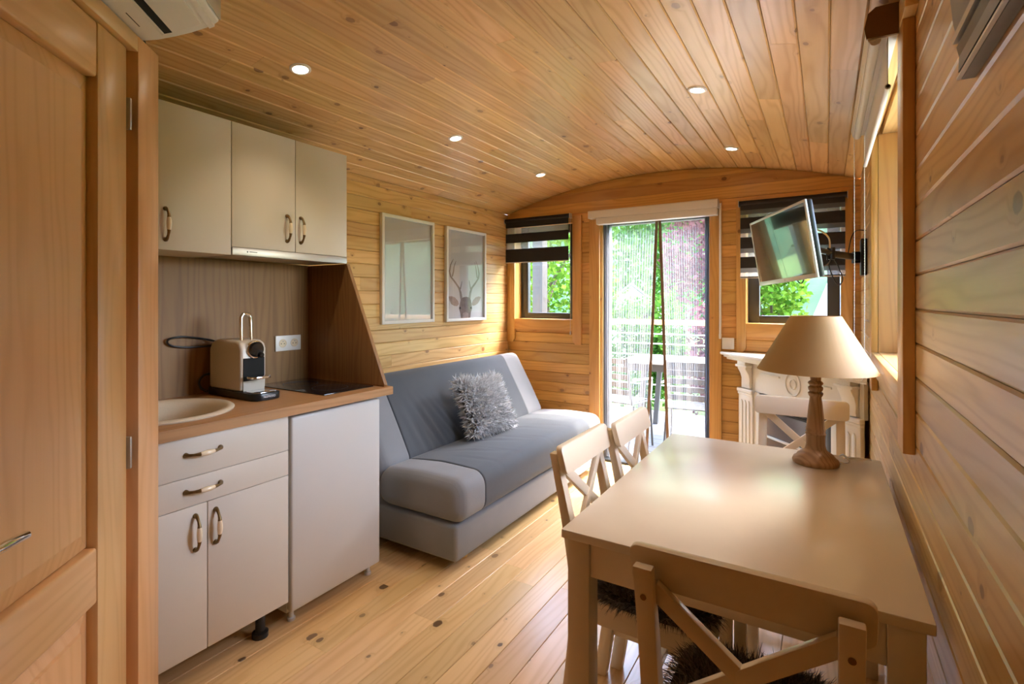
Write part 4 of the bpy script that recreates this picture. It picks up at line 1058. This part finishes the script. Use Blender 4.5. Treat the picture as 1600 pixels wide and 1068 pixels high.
# ------------------------------------------------------------------ corner fireplace
AL = Vector((-0.66, 3.965)); AR = Vector((0.172, 3.04)); mid = (AL+AR)/2; rr = (AR-AL); FL = rr.length; rr.normalize()
fp = thing('corner_fireplace', 'ivory corner fireplace mantel with fluted pilasters and electric insert', 'fireplace', (mid.x, mid.y, 0), math.atan2(rr.y, rr.x))
hl = FL/2
iv = M['mantel']
cor = Vector((0.172, 3.965)) - mid; cx_ = cor.dot(rr); cy_ = cor.dot(Vector((-rr.y, rr.x)))
def tri(s, z0, z1, nm, bev=0.003):
    """corner slab whose front edge is moved back by s"""
    k = 1 - s/cy_
    MB().prism([(cx_ + (-hl-cx_)*k, cy_*(1-k)), (cx_ + (hl-cx_)*k, cy_*(1-k)), (cx_-0.0, cy_)], 'z', z0, z1).build(nm, iv, fp, bevel=bev)
tri(0.0, 0.933, 0.955, 'mantel_shelf', 0.005); tri(0.018, 0.918, 0.9328, 'shelf_moulding'); tri(0.034, 0.902, 0.9178, 'shelf_moulding')
BFY = 0.085                                   # body front, behind the shelf edge
bl = hl - 0.115                               # half body width
MB().box(-bl, bl, BFY+0.0105, BFY+0.035, 0.705, 0.9015).build('frieze', iv, fp)
for s in (-1, 1):
    x0, x1 = sorted((s*bl, s*(bl-0.150)))
    MB().box(x0, x1, BFY-0.012, BFY+0.010, 0.085, 0.685).build('pilaster', iv, fp, bevel=0.002)
    MB().box(x0-0.006, x1+0.006, BFY-0.018, BFY+0.010, 0.001, 0.0845).build('plinth', iv, fp, bevel=0.003)
    MB().box(x0-0.008, x1+0.008, BFY-0.024, BFY+0.010, 0.6855, 0.712).build('capital', iv, fp, bevel=0.006, seg=3)
    MB().box(x0-0.004, x1+0.004, BFY-0.018, BFY+0.010, 0.668, 0.6848).build('astragal', iv, fp, bevel=0.004)
    xm = (x0+x1)/2
    for dx in (-0.038, 0.0, 0.038):
        MB().prism([(xm+dx-0.011, 0.14), (xm+dx+0.011, 0.14), (xm+dx+0.011, 0.62), (xm+dx, 0.635), (xm+dx-0.011, 0.62)], 'y', BFY-0.018, BFY-0.0122).build('reed', iv, fp, bevel=0.003)
    # scrolled corbel
    prof = [(BFY+0.010, 0.713), (BFY-0.006, 0.716), (BFY-0.012, 0.74), (BFY-0.010, 0.78), (BFY-0.020, 0.815), (BFY-0.040, 0.85), (BFY-0.046, 0.875), (BFY-0.044, 0.9015), (BFY+0.010, 0.9015)]
    MB().prism(prof, 'x', xm-0.045, xm+0.045).build('corbel', iv, fp, bevel=0.003)
    MB().box(xm-0.062, xm+0.062, BFY-0.050, BFY-0.0, 0.862, 0.880).build('corbel_moulding', iv, fp, bevel=0.005)
    MB().box(*sorted((s*(bl-0.150), s*(bl-0.205))), BFY+0.0, BFY+0.0100, 0.001, 0.7045).build('inner_jamb', iv, fp, bevel=0.002)
    # side return towards the wall
    MB().bar((s*(bl-0.012), BFY+0.012, 0.45), (s*(bl-0.012)*0.76, BFY+0.11, 0.45), 0.02, 0.898).build('side_return', iv, fp)
for s in (-1, 1): MB().bar((s*0.115, BFY+0.006, 0.835), (s*0.30, BFY+0.006, 0.835), 0.010, 0.012).build('bead_moulding', iv, fp, bevel=0.002)
for r_ in (0.062, 0.026):
    pts = [(r_*math.cos(2*PI*k/40), BFY+0.008, 0.81 + r_*1.12*math.sin(2*PI*k/40)) for k in range(41)]
    MB().tube(pts, 0.0045, 8, cap=False).build('oval_moulding', iv, fp, smooth=60)
ow = bl - 0.205
ins = empty('electric_insert'); ins.parent = fp
for s in (-1, 1): MB().box(*sorted((s*ow, s*(ow-0.035))), BFY+0.004, BFY+0.02, 0.02, 0.70).build('insert_frame', M['anthracite'], ins, bevel=0.002)
MB().box(-ow+0.0355, ow-0.0355, BFY+0.004, BFY+0.02, 0.655, 0.70).build('insert_frame', M['anthracite'], ins, bevel=0.002)
MB().box(-ow+0.0355, ow-0.0355, BFY+0.016, BFY+0.019, 0.02, 0.60).build('glass', M['ember'], ins)
for k in range(4): MB().box(-ow+0.05, ow-0.05, BFY+0.008, BFY+0.016, 0.606+k*0.012, 0.612+k*0.012).build('grille_slat', M['black'], ins)
MB().box(-ow+0.0355, ow-0.0355, BFY+0.004, BFY+0.0155, 0.425, 0.440).build('handle_bar', M['silver'], ins, bevel=0.003)
MB().box(-ow, ow, BFY+0.0205, BFY+0.16, 0.02, 0.70).build('housing', M['dark'], ins)

# ------------------------------------------------------------------ television on a swivel arm
tv = thing('television', 'small silver-framed television tilted down on a black wall arm', 'television', (-0.189, 2.734, 1.574))
ty, tt, tr = 0.505, 0.145, -0.035
e_ = Vector((-math.sin(ty), math.cos(ty), 0)); n0 = Vector((-math.cos(ty), -math.sin(ty), 0)); uz = Vector((0, 0, 1))
nn = n0*math.cos(tt) - uz*math.sin(tt); vv = uz*math.cos(tt) + n0*math.sin(tt)
e2 = e_*math.cos(tr) + vv*math.sin(tr); v2 = vv*math.cos(tr) - e_*math.sin(tr)
xa = -e2; ya = v2; za_ = xa.cross(ya)            # za_ points out of the screen
tv.rotation_euler = Matrix((xa, ya, za_)).transposed().to_euler()
W2, H2 = 0.28, 0.1675; bz = 0.011
for s in (-1, 1): MB().box(*sorted((s*W2, s*(W2-bz))), -H2, H2, -0.009, 0.0).build('bezel', M['silver'], tv, bevel=0.0015)
MB().box(-W2+bz, W2-bz, H2-bz, H2, -0.009, 0.0).build('bezel', M['silver'], tv, bevel=0.0015)
MB().box(-W2+bz, W2-bz, -H2, -H2+0.020, -0.009, 0.0).build('bezel', M['silver'], tv, bevel=0.0015)
MB().box(-W2+bz, W2-bz, -H2+0.020, H2-bz, -0.006, -0.002).build('screen', plain('glossy_screen', (0.006, 0.006, 0.007), 0.03, coat=1.0, spec=0.9), tv)
MB().box(-W2+0.001, W2-0.001, -H2+0.001, H2-0.001, -0.034, -0.0092).build('back_cover', M['black'], tv, bevel=0.006)
MB().box(-0.14, 0.14, -0.12, 0.10, -0.062, -0.0365).build('back_housing', M['black'], tv, bevel=0.008)
MB().box(-0.05, 0.05, -0.06, 0.06, -0.075, -0.0625).build('mount_plate', M['black'], tv)
MB().lathe([(0.005, 0.0002), (0.005, 0.001)], 12, (0.0, -H2+0.010, 0)).build('badge', M['steel'], tv)
arm = thing('television_bracket', 'black swivel arm bracket fixed to the right wall beside the blind', 'bracket')
tvb = Vector((-0.189, 2.734, 1.574)) - za_*0.092
MB().tube([(tvb.x, tvb.y, tvb.z), (0.02, 3.05, 1.562)], 0.014, 10).build('inner_arm', M['black'], arm, smooth=50)
MB().tube([(0.02, 3.05, 1.59), (0.02, 3.05, 1.53)], 0.02, 12).build('elbow', M['black'], arm, smooth=50)
MB().bar((0.02, 3.06, 1.56), (0.155, 3.42, 1.56), 0.022, 0.034).build('outer_arm', M['black'], arm, bevel=0.003)
MB().box(0.160, 0.1888, 3.36, 3.48, 1.46, 1.66).build('wall_plate', M['black'], arm, bevel=0.006)
MB().lathe([(0.03, -0.03), (0.03, 0.03)], 16, (0.15, 3.42, 1.56)).build('hinge', M['black'], arm, smooth=40)
def cable(name, label, pts, mat, r=0.0028):
    out = smooth_path(pts); return MB().tube(out, r, 7).build(name, mat, None, smooth=60)
tag(cable('power_cable', '', [(-0.10, 2.63, 1.53), (-0.085, 2.62, 1.43), (-0.095, 2.64, 1.40), (-0.11, 2.66, 1.42), (-0.06, 2.72, 1.46), (0.0, 2.85, 1.49), (0.02, 3.0, 1.53)], M['black']), 'thin black cable looping below the television to its arm', 'cable')
tag(cable('power_cable', '', [(0.0, 3.0, 1.56), (0.02, 2.98, 1.46), (0.05, 3.0, 1.40), (0.07, 3.05, 1.43), (0.05, 3.08, 1.50), (0.03, 3.1, 1.545)], M['black']), 'black cable coil hanging from the television arm', 'cable')
tag(cable('power_cable', '', [(0.10, 3.28, 1.575), (0.115, 3.3, 1.66), (0.14, 3.33, 1.70), (0.183, 3.35, 1.70)], M['black']), 'black cable arching over the arm to the right wall', 'cable')
tag(cable('aerial_cable', '', [(-0.06, 2.80, 1.66), (-0.02, 2.83, 1.65), (0.01, 2.87, 1.62), (0.015, 2.9, 1.575)], M['porcelain'], 0.004), 'cream aerial cable arching behind the television', 'cable')

# ------------------------------------------------------------------ dark wall panel at top right
wpn = thing('wall_panel', 'dark grey curved wall panel high on the right wall near the camera', 'wall panel')
MB().prism([(XR-0.0005, 1.652), (XR-0.017, 1.652), (XR-0.019, 1.70), (XR-0.0265, 1.737), (XR-0.030, 1.775), (XR-0.031, 1.95), (XR-0.0005, 1.95)], 'y', 0.25, 1.01).build('board', M['slate'], wpn, bevel=0.0015)
MB().box(XR-0.0225, XR-0.0176, 0.25, 1.0095, 1.6525, 1.6565).build('lower_lip', M['silver'], wpn)
MB().prism([(XR-0.0215, 1.662), (XR-0.0205, 1.685), (XR-0.0235, 1.70), (XR-0.0192, 1.70), (XR-0.0182, 1.662)], 'y', 0.25, 1.004).build('dark_band', M['black'], wpn)
MB().prism([(XR-0.0275, 1.706), (XR-0.029, 1.714), (XR-0.0225, 1.714), (XR-0.0205, 1.706)], 'y', 0.25, 1.006).build('steel_strip', M['steel'], wpn)

# ------------------------------------------------------------------ recessed ceiling spots
spots = [(-1.835, 1.333, 'lit ceiling spot above the kitchen, nearest the camera'), (-1.840, 2.37, 'lit ceiling spot above the sofa front'), (-1.832, 3.395, 'lit ceiling spot above the far end of the sofa'),
         (-0.495, 2.405, 'lit ceiling spot above the dining table'), (-0.505, 3.45, 'lit ceiling spot near the striped blind'), (-0.495, 1.36, 'lit ceiling spot above the near table end')]
for x, y, lab in spots:
    z = arch(x); th = math.asin((x-CXM)/RAD)
    t = thing('ceiling_spot', lab, 'ceiling light', (x, y, z), 0, 'recessed ceiling spots'); t.rotation_euler = (0, th, 0)
    MB().lathe([(0.030, -0.0005), (0.042, -0.0005), (0.042, -0.004), (0.038, -0.007), (0.031, -0.0065), (0.030, -0.0005)], 32, cap=False).build('rim', M['downrim'], t, smooth=40)
    MB().lathe([(0.0295, -0.0005), (0.0295, -0.0045), (0.0, -0.0055)], 32, cap=False).build('lens', M['bulb'], t, smooth=60)
    ld = bpy.data.lights.new('spot_light', 'SPOT'); ld.energy = DOWNLIGHT_W; ld.color = (1.0, 0.84, 0.63); ld.shadow_soft_size = 0.03
    ld.spot_size = math.radians(110); ld.spot_blend = 0.8
    lo = bpy.data.objects.new('spot_light', ld); COL.objects.link(lo); lo.parent = t; lo.location = (0, 0, -0.012)

# ------------------------------------------------------------------ outside
ground = structure(MB().grid(lambda u, v: (-60 + 120*u, 4.2 - 70 + 140*v, -0.45 + 0.15*math.sin(u*40)*math.sin(v*33)*0), 20, 20).build('ground', M['grass']))
structure(MB().box(-9, 7, -12, 4.10, -0.47, -0.435).build('bounce_gravel', M['gravel']))  # unseen pale ground added to bounce sunlight up onto the ceiling
ter = structure(MB().box(-4.5, 2.5, 4.15, 6.35, -0.30, -0.065).build('terrace', M['deck']))
for k in range(15):
    y = 4.15 + 0.146*k
    MB().prism([(-0.070, -0.028), (0.070, -0.028), (0.070, -0.003), (0.067, 0), (-0.067, 0), (-0.070, -0.003)], 'x', -3.5, 3.5).build('plank', M['deck'], ter, loc=(-1.0, y+0.073, -0.035))
rl = thing('terrace_railing', 'wooden terrace railing with white horizontal cables beyond the door', 'railing', (0, 6.28, 0))
for x in (-4.2, -2.55, -0.75, 1.05): MB().box(x-0.04, x+0.04, -0.04, 0.04, -0.034, 1.03).build('post', M['trimZ'], rl, bevel=0.003)
MB().box(-4.4, 2.0, -0.055, 0.055, 1.031, 1.09).build('top_rail', M['trimX'], rl, bevel=0.004)
for z in (0.12, 0.30, 0.48, 0.66, 0.80, 0.92): MB().tube([(-4.3, -0.048, z), (1.9, -0.048, z)], 0.008, 6).build('cable', M['metalwhite'], rl)
ot = thing('terrace_table', 'dark grey terrace table with pale top seen through the net curtain', 'table', (-1.25, 5.35, -0.034))
MB().box(-0.55, 0.75, -0.38, 0.38, 0.735, 0.755).build('top', M['palegrey'], ot, bevel=0.003)
MB().box(-0.50, 0.70, -0.34, -0.32, 0.66, 0.7345).build('apron', M['greymetal'], ot); MB().box(-0.50, 0.70, 0.32, 0.34, 0.66, 0.7345).build('apron', M['greymetal'], ot)
for x in (-0.30, 0.62):
    for y in (-0.31, 0.31): MB().bar((x, y*0.9, 0.6595), (x-0.06 if x < 0 else x+0.06, y, 0.001), 0.05, 0.05, up=(0,1,0)).build('leg', M['greymetal'], ot)
def terrace_chair(label, loc, rz):
    t = thing('terrace_chair', label, 'chair', loc, rz, 'terrace chairs')
    for s in (-1, 1):
        MB().tube([(s*0.22, 0.22, 0.001), (s*0.21, 0.19, 0.43), (s*0.21, -0.18, 0.44), (s*0.20, -0.26, 0.86)], 0.011, 8).build('side_frame', M['greymetal'], t, smooth=50)
        MB().tube([(s*0.22, -0.28, 0.001), (s*0.21, -0.14, 0.42)], 0.011, 8).build('leg', M['greymetal'], t, smooth=50)
        MB().tube([(s*0.225, 0.17, 0.44), (s*0.24, 0.16, 0.64), (s*0.24, -0.21, 0.66)], 0.010, 8).build('armrest', M['metalwhite'], t, smooth=50)
    for k in range(6): MB().box(-0.195, 0.195, -0.17+0.06*k, -0.125+0.06*k, 0.434, 0.446).build('seat_slat', M['greymetal'], t)
    for k in range(5):
        z = 0.52+0.07*k; y = -0.18 - 0.08*(z-0.44)/0.42
        MB().box(-0.195, 0.195, y-0.006, y+0.006, z, z+0.045).build('back_slat', M['greymetal'], t)
terrace_chair('slatted terrace chair behind the left net curtain', (-1.64, 4.60, -0.034), -0.15)
terrace_chair('slatted terrace chair behind the right net curtain', (-0.98, 4.62, -0.034), 0.12)
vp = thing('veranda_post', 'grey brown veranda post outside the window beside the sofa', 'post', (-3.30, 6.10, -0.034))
MB().box(-0.075, 0.075, -0.075, 0.075, 0.03, 3.0).build('shaft', plain('grey_brown_roof_shade', (0.035, 0.029, 0.024), 0.7), vp, bevel=0.005)  # colour darkened to stand for shade from a veranda roof not built
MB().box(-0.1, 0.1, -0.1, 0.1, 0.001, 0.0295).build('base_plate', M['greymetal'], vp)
# hillside
def hill(u, v):
    x = -70 + 140*u; y = 25 + 40*v
    z = -0.6 + 30.5*(v**0.88) + 1.3*math.sin(x*0.9+v*20)*math.sin(v*37+x*0.5) + 0.8*math.sin(x*2.3)*math.cos(v*80)
    return (x, y, z)
structure(MB().grid(hill, 120, 60).build('hillside', M['forest'], smooth=180))
def tree(name, label, loc, h, cr, ch, n, leaf, mat, group='trees beyond the terrace', trunk=0.09):
    t = thing(name, label, 'tree', loc, random.uniform(0, 6.28), group)
    MB().tube([(0, 0, -0.1), (0.05, 0.02, h*0.35), (-0.03, 0.04, h*0.65), (0.02, 0, h*0.95)], [trunk, trunk*0.8, trunk*0.5, trunk*0.2], 8).build('trunk', M['bark'], t, smooth=60)
    for k in range(5):
        a = k*1.257; z0 = h*0.35 + 0.1*h*k/5
        MB().tube([(0, 0, z0), (cr*0.35*math.cos(a), cr*0.35*math.sin(a), z0+0.15*h), (cr*0.7*math.cos(a), cr*0.7*math.sin(a), z0+0.3*h)], [trunk*0.45, trunk*0.3, trunk*0.12], 6).build('branch', M['bark'], t, smooth=60)
    mb = MB(); vs = mb.v; fs = mb.f
    cl = []
    for _ in range(max(14, n//90)):
        while True:
            p = Vector((random.uniform(-1,1), random.uniform(-1,1), random.uniform(-1,1)))
            if 0.35 < p.length < 1: break
        cl.append(Vector((p.x*cr, p.y*cr, h - ch/2 + p.z*ch/2)))
    for _ in range(n):
        c = random.choice(cl); s = cr*0.24
        p = c + Vector((random.gauss(0, s), random.gauss(0, s), random.gauss(0, s*0.8)))
        rr_ = math.hypot(p.x, p.y)
        if rr_ > cr*1.05: p.x *= cr*1.05/rr_*random.uniform(0.8, 1); p.y *= cr*1.05/rr_*random.uniform(0.8, 1)
        d = Vector((random.uniform(-1,1), random.uniform(-1,1), random.uniform(-0.7,0.5))).normalized(); q = d.cross(Vector((random.uniform(-1,1), random.uniform(-1,1), random.uniform(-1,1)))).normalized()
        L = leaf*random.uniform(0.6, 1.3); w = L*0.42; o = len(vs)
        vs += [tuple(p), tuple(p + d*L*0.5 + q*w), tuple(p + d*L), tuple(p + d*L*0.5 - q*w)]; fs.append((o, o+1, o+2, o+3))
    stuff(mb.build('foliage', mat, t, recalc=False))
G0 = -0.45
tree('leafy_tree', 'bright green leafy tree outside the window beside the sofa', (-4.95, 9.4, G0), 4.6, 1.35, 4.2, 6000, 0.12, M['leafG'])
tree('purple_tree', 'purple leaved tree behind the right net curtain', (-1.95, 11.2, G0), 4.6, 1.05, 4.0, 5200, 0.11, M['leafR'])
tree('leafy_tree', 'dense green tree straight beyond the doorway', (-5.3, 20.0, G0), 8.0, 3.0, 7.6, 8000, 0.24, M['leafM'])
tree('garden_shrub', 'bright green shrub outside the window behind the television', (-0.76, 9.0, G0), 2.8, 0.50, 2.5, 6500, 0.085, M['leafG'], 'shrubs beyond the terrace', 0.04)
tree('garden_shrub', 'green hedge shrub below the railing in the doorway gap', (-2.5, 8.1, G0), 1.9, 0.62, 1.8, 5000, 0.08, M['leafM'], 'shrubs beyond the terrace', 0.04)
tree('purple_shrub', 'small purple shrub beside the green shrub outside the back window', (-1.25, 7.4, G0), 1.7, 0.38, 1.55, 2600, 0.08, M['leafR'], 'shrubs beyond the terrace', 0.04)
hg = thing('added_shade_hedge', 'added unseen hedge outside the side window, shading its reveal', 'hedge', (2.3, -0.6, -0.435))  # put in out of view to keep daylight off the window reveal
MB().box(-0.5, 0.5, -2.1, 2.1, 0.0, 3.4).build('core', M['forest'], hg)
mbh = MB()
for _ in range(5000):
    p = Vector((random.uniform(-0.6, 0.6), random.uniform(-2.2, 2.2), random.uniform(0, 3.5)))
    if random.random() < 0.6: p.x = random.choice((-0.55, 0.55)) + random.gauss(0, 0.05)
    d = Vector((random.uniform(-1,1), random.uniform(-1,1), random.uniform(-1,1))).normalized(); q = d.orthogonal().normalized()
    mbh.add([p, p+d*0.05+q*0.025, p+d*0.1, p+d*0.05-q*0.025], [(0, 1, 2, 3)])
stuff(mbh.build('foliage', M['leafM'], hg, recalc=False))
def tent(label, loc, rz, w, d, h):
    t = thing('canvas_tent', label, 'tent', loc, rz, 'tents beyond the terrace')
    MB().prism([(-w/2, 0.0), (w/2, 0.0), (w/2, h*0.55), (0, h), (-w/2, h*0.55)], 'y', -d/2, d/2).build('canopy', M['tent'], t)
    MB().prism([(-w/2-0.1, h*0.53), (0, h+0.03), (w/2+0.1, h*0.53), (w/2+0.1, h*0.56), (0, h+0.07), (-w/2-0.1, h*0.56)], 'y', -d/2-0.1, d/2+0.1).build('roof_sheet', M['tent'], t)
    MB().box(-0.4, 0.4, -d/2-0.02, -d/2-0.005, 0.02, h*0.5).build('door_flap', M['metalwhite'], t)
tent('white ridge tent behind the left net curtain', (-4.5, 13.4, G0), 0.35, 2.4, 2.2, 2.15)
tp = thing('bell_tent', 'white conical tent outside the window behind the television', 'tent', (0.88, 11.0, G0), 0, 'tents beyond the terrace')
MB().lathe([(1.62, 0.0), (0.03, 4.35)], 10).build('canvas', M['tent'], tp)
MB().tube([(0, 0, 4.3), (0, 0, 4.75)], 0.03, 8).build('pole', M['bark'], tp)
for k in range(10):
    a = 2*PI*k/10; MB().bar((1.63*math.cos(a), 1.63*math.sin(a), 0.0), (0.035*math.cos(a), 0.035*math.sin(a), 4.35), 0.02, 0.012).build('seam', M['metalwhite'], tp)
